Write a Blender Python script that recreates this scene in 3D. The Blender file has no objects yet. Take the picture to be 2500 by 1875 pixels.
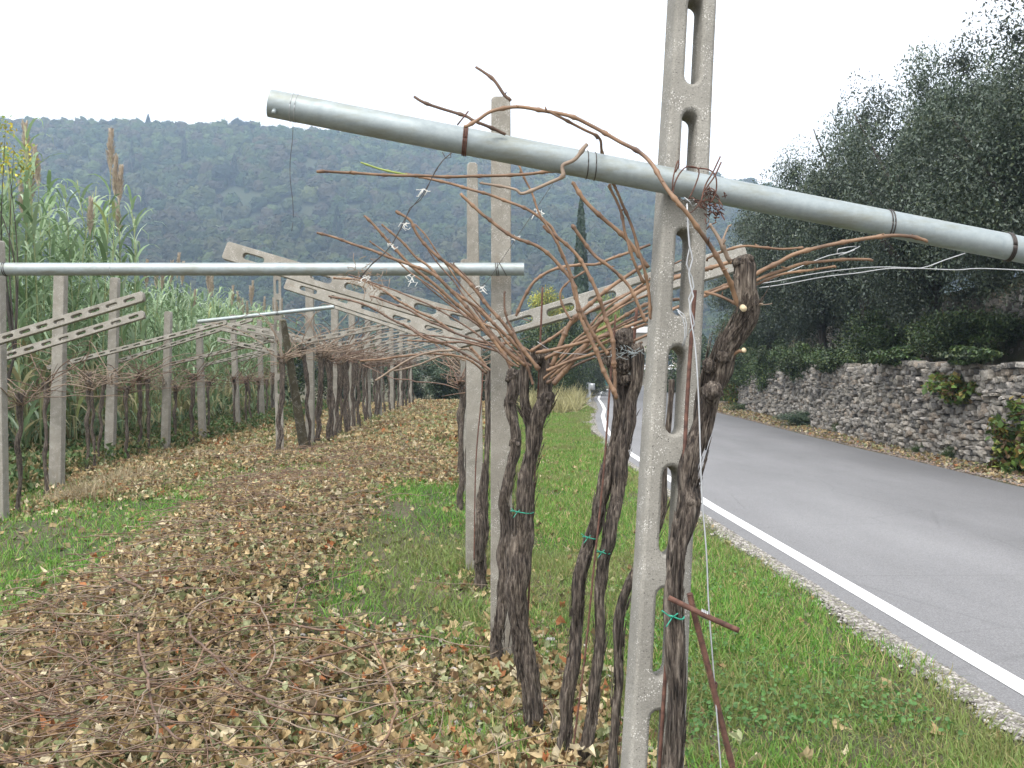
import bpy, math, random
import numpy as np
from mathutils import Vector, Matrix
S = bpy.context.scene
R = random.Random(7)
NR = np.random.default_rng(11)

# ------------------------------------------------------------------ camera
CAM_H = 1.6
cam = bpy.data.objects.new('camera', bpy.data.cameras.new('camera'))
S.collection.objects.link(cam); S.camera = cam
cam.location = (0, 0, CAM_H); cam.rotation_euler = (math.pi/2, 0, 0)
cam.data.lens = 36.0; cam.data.sensor_width = 36.0
cam.data.shift_y = -0.013
cam.data.clip_start = 0.05; cam.data.clip_end = 6000
# ------------------------------------------------------------------ world, sun, exposure
W = bpy.data.worlds.new('World'); S.world = W; W.use_nodes = True
nt = W.node_tree; nt.nodes.clear()
sky = nt.nodes.new('ShaderNodeTexSky'); sky.sky_type = 'NISHITA'; sky.sun_disc = False
sky.sun_elevation = math.radians(52); sky.sun_rotation = math.radians(205)
sky.air_density = 1.0; sky.dust_density = 6.0; sky.ozone_density = 1.0
hs = nt.nodes.new('ShaderNodeHueSaturation'); hs.inputs['Saturation'].default_value = 0.22
mx = nt.nodes.new('ShaderNodeMix'); mx.data_type = 'RGBA'; mx.inputs[0].default_value = 0.6
mx.inputs[7].default_value = (15.4, 15.7, 16.2, 1)     # even cloud cover
bg = nt.nodes.new('ShaderNodeBackground'); bg.inputs[1].default_value = 0.12
wo = nt.nodes.new('ShaderNodeOutputWorld')
nt.links.new(sky.outputs[0], hs.inputs['Color']); nt.links.new(hs.outputs[0], mx.inputs[6])
nt.links.new(mx.outputs[2], bg.inputs[0]); nt.links.new(bg.outputs[0], wo.inputs[0])
sun = bpy.data.objects.new('sun', bpy.data.lights.new('sun', 'SUN')); S.collection.objects.link(sun)
sun.data.energy = 2.2; sun.data.angle = math.radians(18); sun.data.color = (1, 0.97, 0.93)
sun.rotation_euler = (math.radians(32), 0, math.radians(-30))
S.view_settings.view_transform = 'Standard'; S.view_settings.look = 'None'
S.view_settings.gamma = 1; S.view_settings.exposure = 0.42
S.render.engine = 'CYCLES'
S.cycles.max_bounces = 6; S.cycles.diffuse_bounces = 3; S.cycles.transparent_max_bounces = 4
S.cycles.volume_bounces = 1

# ------------------------------------------------------------------ helpers
K = 2500/2212.0
def PV(vx, vy, Y):
    """point seen at (vx, vy) of the 2212 px wide view of the photograph, Y metres ahead"""
    return Vector(((vx*K-1250)/2500*Y, Y, CAM_H+(905-vy*K)/2500*Y))
def lnk(o, parent=None):
    S.collection.objects.link(o)
    if parent is not None: o.parent = parent
    return o
def tag(o, label=None, cat=None, group=None, kind=None):
    if label: o['label'] = label
    if cat: o['category'] = cat
    if group: o['group'] = group
    if kind: o['kind'] = kind
    return o
def empty(name, loc=(0, 0, 0), rz=0):
    o = bpy.data.objects.new(name, None); o.location = loc; o.rotation_euler[2] = rz
    o.empty_display_size = 0.1
    return lnk(o)
def mk(name, V, F, mat, parent=None, smooth=True, col=None, origin=None):
    """mesh object from arrays; F is a list of index lists or an (n,k) array; origin: world point made the object's origin"""
    V = np.asarray(V, dtype=np.float64).reshape(-1, 3)
    base = Vector((0, 0, 0))
    if parent is not None: base = parent.matrix_basis.translation.copy()
    if origin is not None:
        off = Vector(origin)
    else:
        off = base
    V = V - np.array(off)
    me = bpy.data.meshes.new(name)
    if isinstance(F, np.ndarray):
        n, k = F.shape
        me.vertices.add(len(V)); me.vertices.foreach_set('co', V.astype(np.float32).ravel())
        me.loops.add(n*k); me.loops.foreach_set('vertex_index', F.astype(np.int32).ravel())
        me.polygons.add(n); me.polygons.foreach_set('loop_start', (np.arange(n)*k).astype(np.int32))
        me.polygons.foreach_set('use_smooth', np.full(n, smooth))
        me.update(calc_edges=True); me.validate()
    else:
        me.from_pydata(V.tolist(), [], F); me.polygons.foreach_set('use_smooth', [smooth]*len(me.polygons)); me.update()
    if col is not None:
        a = me.attributes.new('col', 'FLOAT_COLOR', 'POINT')
        c = np.ones((len(V), 4), dtype=np.float32); c[:, :3] = col
        a.data.foreach_set('color', c.ravel())
    me.materials.append(mat)
    o = bpy.data.objects.new(name, me)
    lnk(o, parent)
    if origin is not None: o.location = off - (base if parent is not None else Vector((0, 0, 0)))
    return o
class MB:
    """collects triangle/quad pieces into one mesh"""
    def __init__(s): s.V = []; s.F = []; s.n = 0; s.C = []
    def add(s, V, F, col=None):
        V = np.asarray(V); s.V.append(V); s.F.extend([[i+s.n for i in f] for f in F]); s.n += len(V)
        if col is not None: s.C.append(np.tile(np.array(col), (len(V), 1)))
    def build(s, name, mat, parent=None, smooth=True, origin=None):
        return mk(name, np.concatenate(s.V), s.F, mat, parent, smooth, np.concatenate(s.C) if s.C else None, origin)
def box(c, size, rz=0.0, tilt=None):
    sx, sy, sz = [q/2 for q in size]
    V = np.array([[x, y, z] for x in (-sx, sx) for y in (-sy, sy) for z in (-sz, sz)])
    c_, s_ = math.cos(rz), math.sin(rz)
    V = V @ np.array([[c_, s_, 0], [-s_, c_, 0], [0, 0, 1]]) + np.array(c)
    F = [[0, 1, 3, 2], [4, 6, 7, 5], [0, 4, 5, 1], [2, 3, 7, 6], [0, 2, 6, 4], [1, 5, 7, 3]]
    return V, F
# value noise
_L = NR.random((64, 64, 64))
def vnoise(p, sc=1.0, seed=0):
    p = np.asarray(p, dtype=float)*sc+seed*17.31+500
    i = np.floor(p).astype(int); f = p-i; f = f*f*(3-2*f); i &= 63; j = (i+1) & 63
    x0, y0, z0 = i[..., 0], i[..., 1], i[..., 2]; x1, y1, z1 = j[..., 0], j[..., 1], j[..., 2]
    fx, fy, fz = f[..., 0], f[..., 1], f[..., 2]
    a = _L[x0, y0, z0]*(1-fx)+_L[x1, y0, z0]*fx; b = _L[x0, y1, z0]*(1-fx)+_L[x1, y1, z0]*fx
    c = _L[x0, y0, z1]*(1-fx)+_L[x1, y0, z1]*fx; d = _L[x0, y1, z1]*(1-fx)+_L[x1, y1, z1]*fx
    return ((a*(1-fy)+b*fy)*(1-fz)+(c*(1-fy)+d*fy)*fz)*2-1
def n2(x, y, sc, seed=0):
    p = np.stack([np.asarray(x, float), np.asarray(y, float), np.zeros_like(np.asarray(x, float))], -1)
    return vnoise(p, sc, seed)
def sst(a, b, x): t = np.clip((np.asarray(x, float)-a)/(b-a), 0, 1); return t*t*(3-2*t)

def spline(pts, step):
    P = [np.array(p, float) for p in pts]
    P = [2*P[0]-P[1]]+P+[2*P[-1]-P[-2]]
    out = []; par = []
    for i in range(1, len(P)-2):
        n = max(1, int(np.linalg.norm(P[i+1]-P[i])/step+0.5))
        for k in range(n):
            t = k/n
            out.append(0.5*((2*P[i])+(-P[i-1]+P[i+1])*t+(2*P[i-1]-5*P[i]+4*P[i+1]-P[i+2])*t*t+(-P[i-1]+3*P[i]-3*P[i+1]+P[i+2])*t**3)); par.append(i-1+t)
    out.append(P[-2]); par.append(len(P)-3)
    return np.array(out), np.array(par)
def tube(pts, rad, sides=8, step=0.05, bark=0.0, node=0.0, wig=0.0, seed=0, knob=None):
    """tapering tube along a spline. bark: stringy ridges; node: swellings like a cane's nodes"""
    C, par = spline(pts, step)
    rad = np.atleast_1d(rad); r = np.interp(par, np.linspace(0, len(pts)-1, len(rad)), rad)
    n = len(C)
    if wig: C[1:-1] += np.stack([vnoise(C[1:-1], 9, seed), vnoise(C[1:-1], 9, seed+3), vnoise(C[1:-1], 9, seed+7)*.5], -1)*wig
    T = np.gradient(C, axis=0); T /= np.linalg.norm(T, axis=1)[:, None]+1e-9
    L = np.concatenate([[0], np.cumsum(np.linalg.norm(np.diff(C, axis=0), axis=1))])
    if node:
        sp = 0.085
        ph = (L+seed*.013) % sp; ph = np.minimum(ph, sp-ph); r = r*(1+node*np.exp(-(ph/0.006)**2))
    u = np.cross(T[0], [0.31, 0.9, 0.27]); u /= np.linalg.norm(u)
    V = np.zeros((n, sides, 3)); ang = np.arange(sides)*2*math.pi/sides
    for i in range(n):
        u = u-T[i]*np.dot(u, T[i]); u /= np.linalg.norm(u); w = np.cross(T[i], u)
        V[i] = C[i]+r[i]*(np.cos(ang)[:, None]*u+np.sin(ang)[:, None]*w)
    if bark:
        d = V-C[:, None, :]
        a = np.broadcast_to(ang[None], (n, sides)); l = np.broadcast_to(L[:, None], (n, sides))
        tw = a+l*1.3
        q = np.stack([np.cos(tw)*2.3, np.sin(tw)*2.3, l*5], -1); q2 = np.stack([np.cos(tw)*6, np.sin(tw)*6, l*14], -1)
        lump = vnoise(np.stack([np.cos(a)*.8, np.sin(a)*.8, l*9], -1), 1, seed)
        f = 1+bark*(vnoise(q, 1, seed)*.8+vnoise(q2, 1, seed+5)*.6+lump*.8)
        V = C[:, None, :]+d*f[..., None]
    V = V.reshape(-1, 3); F = []
    for i in range(n-1):
        for k in range(sides):
            k2 = (k+1) % sides; F.append([i*sides+k, i*sides+k2, (i+1)*sides+k2, (i+1)*sides+k])
    F.append(list(range(sides))[::-1]); F.append([(n-1)*sides+k for k in range(sides)])
    return V, F
def ribbon_inst(Vs, Fs, T, col):
    """batch copies: Vs (v,3) template, T (n,4,4); -> V,F arrays + colour per point"""
    n = len(T); v = len(Vs)
    V = np.einsum('nij,vj->nvi', T[:, :3, :3], Vs)+T[:, None, :3, 3]
    F = (np.asarray(Fs)[None]+(np.arange(n)*v)[:, None, None]).reshape(-1, np.asarray(Fs).shape[1])
    return V.reshape(-1, 3), F, np.repeat(col, v, axis=0)
def xform(loc, scale, yaw, pitch, roll):
    n = len(loc); cy, sy, cp, sp, cr, sr = np.cos(yaw), np.sin(yaw), np.cos(pitch), np.sin(pitch), np.cos(roll), np.sin(roll)
    Rz = np.zeros((n, 3, 3)); Rz[:, 0, 0] = cy; Rz[:, 0, 1] = -sy; Rz[:, 1, 0] = sy; Rz[:, 1, 1] = cy; Rz[:, 2, 2] = 1
    Rx = np.zeros((n, 3, 3)); Rx[:, 0, 0] = 1; Rx[:, 1, 1] = cp; Rx[:, 1, 2] = -sp; Rx[:, 2, 1] = sp; Rx[:, 2, 2] = cp
    Ry = np.zeros((n, 3, 3)); Ry[:, 1, 1] = 1; Ry[:, 0, 0] = cr; Ry[:, 0, 2] = sr; Ry[:, 2, 0] = -sr; Ry[:, 2, 2] = cr
    M = Rz @ Rx @ Ry
    sc = np.asarray(scale); sc = sc[:, None, None] if sc.ndim == 1 else sc[:, None, :]
    T = np.zeros((n, 4, 4)); T[:, :3, :3] = M*sc; T[:, :3, 3] = loc; T[:, 3, 3] = 1
    return T
def joinarr(parts):
    V = []; F = []; C = []; n = 0
    for v, f, c in parts: V.append(v); F.append(f+n); C.append(c); n += len(v)
    return np.concatenate(V), np.concatenate(F), np.concatenate(C)

# ------------------------------------------------------------------ materials
def M(name, build):
    m = bpy.data.materials.new(name); m.use_nodes = True
    t = m.node_tree; b = t.nodes['Principled BSDF']; build(t, b); return m
def nd(t, typ, **kw):
    n = t.nodes.new('ShaderNode'+typ)
    for k, v in kw.items():
        if k.startswith('i_'):
            key = k[2:]; key = int(key) if key.isdigit() else key.replace('_', ' ')
            n.inputs[key].default_value = v
        else: setattr(n, k, v)
    return n
def ramp(t, src, stops):
    r = t.nodes.new('ShaderNodeValToRGB'); e = r.color_ramp.elements
    while len(e) < len(stops): e.new(0.5)
    for q, (p, c) in zip(e, stops): q.position = p; q.color = (*c, 1) if len(c) == 3 else c
    t.links.new(src, r.inputs[0]); return r
def mixc(t, f, a, b, mode='MIX'):
    m = t.nodes.new('ShaderNodeMix'); m.data_type = 'RGBA'; m.blend_type = mode
    for s, i in ((f, 0), (a, 6), (b, 7)):
        if hasattr(s, 'links'): t.links.new(s, m.inputs[i])
        else: m.inputs[i].default_value = s if i == 0 else (*s, 1)
    return m.outputs[2]
def bump(t, b, src, strength, dist=0.01):
    n = t.nodes.new('ShaderNodeBump'); n.inputs['Strength'].default_value = strength; n.inputs['Distance'].default_value = dist
    t.links.new(src, n.inputs['Height']); t.links.new(n.outputs[0], b.inputs['Normal'])
def coords(t, scale=(1, 1, 1), geo=False):
    mp = t.nodes.new('ShaderNodeMapping'); mp.inputs['Scale'].default_value = scale
    if geo: t.links.new(t.nodes.new('ShaderNodeNewGeometry').outputs['Position'], mp.inputs[0])
    else: t.links.new(t.nodes.new('ShaderNodeTexCoord').outputs['Object'], mp.inputs[0])
    return mp.outputs[0]
def noise(t, co, sc, det=4, rough=0.6):
    n = t.nodes.new('ShaderNodeTexNoise'); n.inputs['Scale'].default_value = sc; n.inputs['Detail'].default_value = det; n.inputs['Roughness'].default_value = rough
    t.links.new(co, n.inputs[0]); return n.outputs[0]
def voro(t, co, sc, feat='F1'):
    n = t.nodes.new('ShaderNodeTexVoronoi'); n.inputs['Scale'].default_value = sc; n.feature = feat
    t.links.new(co, n.inputs[0]); return n

def concrete(c0, c1, speck=1.0, stain=(0.2, 0.15, 0.1)):
    def f(t, b):
        co = coords(t)
        base = ramp(t, noise(t, co, 7, 6), [(0.3, c0), (0.7, c1)]).outputs[0]
        v = voro(t, co, 150); pit = ramp(t, v.outputs['Distance'], [(0.12, (1, 1, 1)), (0.24, (0, 0, 0))]).outputs[0]
        sel = ramp(t, v.outputs['Color'], [(0.60, (0, 0, 0)), (0.64, (1, 1, 1))]).outputs[0]
        pitm = mixc(t, 1.0, pit, sel, 'MULTIPLY')
        v2 = voro(t, co, 190); ag = ramp(t, v2.outputs['Distance'], [(0.2, (1, 1, 1)), (0.36, (0, 0, 0))]).outputs[0]
        sel2 = ramp(t, noise(t, co, 18, 3), [(0.48, (0, 0, 0)), (0.62, (1, 1, 1))]).outputs[0]
        agm = mixc(t, 1.0, ag, sel2, 'MULTIPLY')
        fine = ramp(t, noise(t, co, 260, 3), [(0.3, (.75, .75, .75)), (0.7, (1.15, 1.15, 1.15))]).outputs[0]
        c = mixc(t, 1.0, base, fine, 'MULTIPLY')
        c = mixc(t, agm, c, (0.66, 0.64, 0.6)); c = mixc(t, pitm, c, (0.06, 0.055, 0.05))
        st = ramp(t, noise(t, coords(t, (5, 1.0, 5)), 2.1, 5), [(0.60, (0, 0, 0)), (0.80, (.55, .55, .55))]).outputs[0]
        c = mixc(t, st, c, stain)
        t.links.new(c, b.inputs['Base Color']); b.inputs['Roughness'].default_value = 0.92
        h = mixc(t, pitm, noise(t, co, 120, 4), (0, 0, 0)); bump(t, b, h, 0.55, 0.004)
    return f
m_conc = M('weathered_concrete', concrete((0.215, 0.205, 0.18), (0.325, 0.31, 0.275)))
m_conc2 = M('pale_concrete', concrete((0.205, 0.19, 0.16), (0.31, 0.29, 0.25)))
m_conc3 = M('brown_mossy_concrete', concrete((0.05, 0.042, 0.028), (0.10, 0.09, 0.055)))
def f_pipe(t, b):
    co = coords(t); s = ramp(t, noise(t, coords(t, (1, 1, 1)), 45, 7, .75), [(0.3, (0.27, 0.31, 0.32)), (0.7, (0.35, 0.39, 0.395))]).outputs[0]
    d = ramp(t, noise(t, coords(t, (2, 8, 8)), 3, 8, .7), [(0.48, (0, 0, 0)), (0.66, (.85, .85, .85))]).outputs[0]
    s = mixc(t, d, s, (0.25, 0.26, 0.22)); t.links.new(s, b.inputs['Base Color'])
    b.inputs['Metallic'].default_value = 0.45
    r = ramp(t, noise(t, co, 25, 4), [(0.3, (.42, .42, .42)), (0.7, (.62, .62, .62))]).outputs[0]; t.links.new(r, b.inputs['Roughness'])
    bump(t, b, noise(t, co, 200, 3), 0.15, 0.002)
m_pipe = M('galvanised_steel', f_pipe)
def f_bark(t, b):
    co = coords(t, (1, 1, 0.11)); n = noise(t, co, 120, 6, 0.7); n_ = noise(t, coords(t), 9, 4)
    c = ramp(t, n, [(0.38, (0.016, 0.012, 0.010)), (0.49, (0.085, 0.068, 0.056)), (0.58, (0.18, 0.155, 0.13)), (0.70, (0.36, 0.32, 0.275))]).outputs[0]
    c = mixc(t, 0.6, c, ramp(t, n_, [(0.35, (0.45, 0.4, 0.38)), (0.65, (1.2, 1.12, 1.02))]).outputs[0], 'MULTIPLY')
    t.links.new(c, b.inputs['Base Color']); b.inputs['Roughness'].default_value = 0.95; bump(t, b, n, 1.0, 0.012)
m_bark = M('shaggy_vine_bark', f_bark)
def f_cane(c0, c1):
    def f(t, b):
        co = coords(t); c = ramp(t, noise(t, co, 14, 5), [(0.3, c0), (0.7, c1)]).outputs[0]
        t.links.new(c, b.inputs['Base Color']); b.inputs['Roughness'].default_value = 0.6; bump(t, b, noise(t, co, 300, 2), 0.3, 0.001)
    return f
m_cane = M('orange_brown_cane', f_cane((0.085, 0.047, 0.03), (0.29, 0.175, 0.10)))
m_caned = M('dull_purple_brown_cane', f_cane((0.06, 0.036, 0.026), (0.20, 0.12, 0.078)))
m_canep = M('pale_dry_cane', f_cane((0.15, 0.105, 0.075), (0.31, 0.235, 0.17)))
m_caneg = M('green_cane_tip', f_cane((0.18, 0.24, 0.05), (0.30, 0.36, 0.10)))
m_cut = M('cut_wood', f_cane((0.50, 0.38, 0.22), (0.66, 0.54, 0.36)))
def f_rust(t, b):
    co = coords(t); c = ramp(t, noise(t, co, 60, 5), [(0.3, (0.05, 0.025, 0.02)), (0.7, (0.17, 0.08, 0.055))]).outputs[0]
    t.links.new(c, b.inputs['Base Color']); b.inputs['Roughness'].default_value = 0.85; bump(t, b, noise(t, co, 200, 3), 0.4, 0.002)
m_rust = M('rusted_iron', f_rust)
def flat(c, r=0.7, me=0.0, sc=30, amt=.15):
    def f(t, b):
        n = ramp(t, noise(t, coords(t), sc, 4), [(0.3, tuple(q*(1-amt) for q in c)), (0.7, tuple(min(1, q*(1+amt)) for q in c))]).outputs[0]
        t.links.new(n, b.inputs['Base Color']); b.inputs['Roughness'].default_value = r; b.inputs['Metallic'].default_value = me
    return f
m_wire = M('dark_wire', flat((0.07, 0.06, 0.055), 0.5, 0.5)); m_wirel = M('bright_wire', flat((0.42, 0.43, 0.44), 0.45, 0.4))
m_green = M('green_plastic_tie', flat((0.03, 0.30, 0.20), 0.5)); m_string = M('white_string', flat((0.75, 0.74, 0.70), 0.9))
def f_attr(rough=0.75, trans=0.0, var=0.0):
    def f(t, b):
        a = nd(t, 'Attribute', attribute_name='col'); c = a.outputs['Color']
        if var: c = mixc(t, 1.0, c, ramp(t, noise(t, coords(t), var, 4), [(0.3, (.75, .75, .75)), (0.7, (1.2, 1.2, 1.2))]).outputs[0], 'MULTIPLY')
        t.links.new(c, b.inputs['Base Color']); b.inputs['Roughness'].default_value = rough
        if trans:
            tr = nd(t, 'BsdfTranslucent'); ms = nd(t, 'MixShader', i_0=trans); t.links.new(c, tr.inputs[0])
            t.links.new(b.outputs[0], ms.inputs[1]); t.links.new(tr.outputs[0], ms.inputs[2])
            t.links.new(ms.outputs[0], t.nodes['Material Output'].inputs[0])
    return f
m_leaf = M('leaf_blades', f_attr(0.55, 0.3)); m_grass = M('grass_blades', f_attr(0.6, 0.35)); m_litter = M('dry_leaves', f_attr(0.85, 0.15, 40))
m_olive = M('olive_foliage', f_attr(0.5, 0.12)); m_far = M('far_foliage', f_attr(0.9)); m_stone = M('limestone', None or (lambda t, b: None))
def f_stone(t, b):
    a = nd(t, 'Attribute', attribute_name='col'); co = coords(t)
    c = mixc(t, 1.0, a.outputs['Color'], ramp(t, noise(t, co, 16, 6, .7), [(0.32, (.5, .5, .5)), (0.68, (1.3, 1.3, 1.3))]).outputs[0], 'MULTIPLY')
    t.links.new(c, b.inputs['Base Color']); b.inputs['Roughness'].default_value = 0.95; bump(t, b, noise(t, co, 40, 5), 0.8, 0.02)
m_stone = M('dry_limestone', f_stone)
def f_trunk(t, b):
    co = coords(t, (1, 1, .2)); c = ramp(t, noise(t, co, 12, 6), [(0.3, (0.03, 0.025, 0.02)), (0.7, (0.11, 0.095, 0.08))]).outputs[0]
    t.links.new(c, b.inputs['Base Color']); b.inputs['Roughness'].default_value = 0.95; bump(t, b, noise(t, co, 20, 5), 0.9, 0.04)
m_trunk = M('tree_bark', f_trunk)
def f_ground(t, b):
    co = coords(t, geo=True)
    a = ramp(t, noise(t, co, 1.3, 8, .7), [(0.35, (0.055, 0.075, 0.03)), (0.55, (0.12, 0.10, 0.06)), (0.72, (0.19, 0.15, 0.10))]).outputs[0]
    f = ramp(t, noise(t, co, 35, 6, .8), [(0.3, (.5, .5, .5)), (0.7, (1.35, 1.35, 1.35))]).outputs[0]
    t.links.new(mixc(t, 1, a, f, 'MULTIPLY'), b.inputs['Base Color']); b.inputs['Roughness'].default_value = 1
    bump(t, b, noise(t, co, 30, 6, .8), 0.8, 0.03)
m_ground = M('earth_and_turf', f_ground)
def f_road(t, b):
    co = coords(t, geo=True)
    a = ramp(t, noise(t, coords(t, (1, .25, 1), True), 0.6, 6, .6), [(0.35, (0.155, 0.153, 0.156)), (0.7, (0.215, 0.212, 0.216))]).outputs[0]
    f = ramp(t, noise(t, co, 220, 3, .8), [(0.3, (.72, .72, .72)), (0.7, (1.25, 1.25, 1.25))]).outputs[0]
    g = ramp(t, voro(t, co, 90).outputs['Distance'], [(0.0, (1.35, 1.35, 1.35)), (0.3, (1, 1, 1))]).outputs[0]
    c = mixc(t, 1, mixc(t, 1, a, f, 'MULTIPLY'), g, 'MULTIPLY')
    # long hairline cracks of the worn wearing course
    w = nd(t, 'TexVoronoi', feature='DISTANCE_TO_EDGE', i_Scale=0.45); t.links.new(co, w.inputs[0])
    dn = nd(t, 'MixRGB', i_Fac=0.12); 
    cr = ramp(t, w.outputs['Distance'], [(0.0, (.72, .72, .72)), (0.006, (1, 1, 1))]).outputs[0]
    c = mixc(t, 0.5, c, cr, 'MULTIPLY')
    v2 = voro(t, co, 140); c = mixc(t, 1, c, ramp(t, v2.outputs['Color'], [(0.1, (.78, .78, .78)), (0.9, (1.28, 1.28, 1.28))]).outputs[0], 'MULTIPLY')
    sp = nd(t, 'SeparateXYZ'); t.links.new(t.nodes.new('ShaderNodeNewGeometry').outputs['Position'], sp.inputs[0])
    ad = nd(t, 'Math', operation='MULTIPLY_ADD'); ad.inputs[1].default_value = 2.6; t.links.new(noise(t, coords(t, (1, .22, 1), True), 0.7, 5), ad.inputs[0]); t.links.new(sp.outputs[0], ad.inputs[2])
    shade_wet = nd(t, 'MapRange'); shade_wet.inputs[1].default_value = 5.6; shade_wet.inputs[2].default_value = 8.6; shade_wet.inputs[3].default_value = 0; shade_wet.inputs[4].default_value = .8; t.links.new(ad.outputs[0], shade_wet.inputs[0])
    c = mixc(t, shade_wet.outputs[0], c, mixc(t, 1, c, (.5, .5, .5), 'MULTIPLY'))        # tree shade painted over worn wet asphalt in the lane along the wall
    t.links.new(c, b.inputs['Base Color']); b.inputs['Roughness'].default_value = 0.8; bump(t, b, noise(t, co, 250, 3), 0.4, 0.004)
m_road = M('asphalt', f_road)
def f_paint(t, b):
    co = coords(t, geo=True); c = ramp(t, noise(t, co, 60, 6, .8), [(0.36, (0.28, 0.28, 0.28)), (0.43, (0.66, 0.66, 0.65)), (0.60, (0.80, 0.80, 0.80))]).outputs[0]
    t.links.new(c, b.inputs['Base Color']); b.inputs['Roughness'].default_value = 0.7
m_paint = M('road_paint', f_paint)

# ------------------------------------------------------------------ terrain
def hgt(x, y):
    x = np.asarray(x, float); y = np.asarray(y, float)
    w = sst(0.7, -1.4, x)*sst(4.5, 13, y)*0.38
    w = w-0.12*sst(-3.8, -5.2, x)*sst(6, 12, y)-0.15*sst(-6.5, -9, x)
    m = 0.20*np.exp(-((x+2.0)/0.85)**2)*sst(4.5, 6.5, y)*sst(12.5, 9, y)+0.10*np.exp(-((x+1.9)/1.6)**2)*sst(6, 3.5, y)
    m += 0.10*np.exp(-((x+1.8)/1.1)**2)*sst(12, 16, y)*sst(40, 30, y)
    bump_ = n2(x, y, 0.9, 3)*0.03*sst(1.6, 0.9, x)
    bank = 1.55*sst(0.15, 0.5, x-wallx(y))+2.2*sst(3.0, 3.5, x-wallx(y))+0.12*np.clip(x-wallx(y)-3.5, 0, 60)
    bank = bank*sst(90, 60, y)
    far = 1.0*sst(48, 120, y)*sst(3, -10, x)
    return w+m+bump_+bank+far*0
def wallx(y):
    return np.interp(y, [0, 8, 16, 22, 30, 42, 60, 80, 110, 400], [8.2, 8.0, 8.0, 8.0, 8.6, 9.5, 12.6, 18, 30, 160])
LX = ([0, 5, 12, 20, 27, 31, 36, 42, 49, 57, 66, 80, 98, 130, 200], [2.62, 2.5, 2.28, 2.2, 2.45, 2.75, 3.13, 3.74, 4.25, 4.75, 5.6, 7.0, 10, 22, 60])
RX = ([0, 14, 23, 39, 57, 80, 98, 130, 200], [6.9, 6.97, 7.15, 7.8, 9.6, 13.2, 18, 32, 72])
def linex(y): return np.interp(y, *LX)
ys = np.concatenate([np.arange(-6, 14, .25), np.arange(14, 45, .6), np.arange(45, 120, 3), np.geomspace(120, 2600, 24)])
xs = np.concatenate([-np.geomspace(2500, 14, 26), np.arange(-13.5, -5, .5), np.arange(-5, 2.5, .25), np.arange(2.5, 7, .75), np.arange(7, 20, .3), np.geomspace(20, 2500, 26)])
XX, YY = np.meshgrid(xs, ys); ZZ = hgt(XX, YY)
nx, ny = len(xs), len(ys); I = np.arange(nx*ny).reshape(ny, nx)
GF = np.stack([I[:-1, :-1], I[:-1, 1:], I[1:, 1:], I[1:, :-1]], -1).reshape(-1, 4)
tag(mk('ground', np.stack([XX, YY, ZZ], -1).reshape(-1, 3), GF, m_ground), kind='structure')
def strip(name, fl, fr, y0, y1, z, mat, n=160, cols=4):
    Y = y0+(y1-y0)*np.linspace(0, 1, n)**1.6
    V = []
    for y in Y:
        a, b_ = fl(y), fr(y)
        for k in range(cols+1): V.append((a+(b_-a)*k/cols, y, z))
    F = [[i*(cols+1)+k, i*(cols+1)+k+1, (i+1)*(cols+1)+k+1, (i+1)*(cols+1)+k] for i in range(n-1) for k in range(cols)]
    return tag(mk(name, V, F, mat), kind='structure')
edge = lambda y: linex(y)-0.22+0.05*float(n2(y, 0., 1.7, 5))
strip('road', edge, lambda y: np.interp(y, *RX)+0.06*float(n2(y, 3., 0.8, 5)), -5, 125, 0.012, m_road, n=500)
strip('road_marking', lambda y: linex(y)-0.005, lambda y: linex(y)+0.125, -5, 110, 0.016, m_paint, n=300, cols=1)

# ---- hill
rid = ([-900, 0, 200, 400, 640, 900, 1100, 1400, 1800, 2200, 2500, 3400], [330, 283, 283, 287, 298, 325, 345, 385, 428, 520, 560, 700])
def hill(x, y):
    px = 1250+2500*x/y
    rz = CAM_H-9+(905-np.interp(px, *rid))/2500*820
    t = np.clip((y-330)/490, 0, 1)
    base = rz*(0.10*t+0.90*(t**1.08))
    rough = (n2(x, y, 1/90., 2)*13+n2(x, y, 1/35., 4)*8)*np.sin(np.clip(t, 0, 1)*math.pi)**.7
    back = np.clip(y-820, 0, 900)*0.02
    return base+rough-back
hx = np.linspace(-760, 900, 150); hy = np.concatenate([np.linspace(320, 830, 80), np.linspace(850, 1100, 6)])
HX, HY = np.meshgrid(hx, hy); HZ = hill(HX, HY); I = np.arange(HX.size).reshape(HX.shape)
HF = np.stack([I[:-1, :-1], I[:-1, 1:], I[1:, 1:], I[1:, :-1]], -1).reshape(-1, 4)
def f_hill(t, b):
    co = coords(t, geo=True); c = ramp(t, noise(t, co, .06, 6), [(0.3, (0.028, 0.045, 0.02)), (0.7, (0.06, 0.065, 0.035))]).outputs[0]
    t.links.new(c, b.inputs['Base Color']); b.inputs['Roughness'].default_value = 1
tag(mk('hill', np.stack([HX, HY, HZ], -1).reshape(-1, 3), HF, M('hill_scrub_floor', f_hill)), kind='structure')
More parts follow.
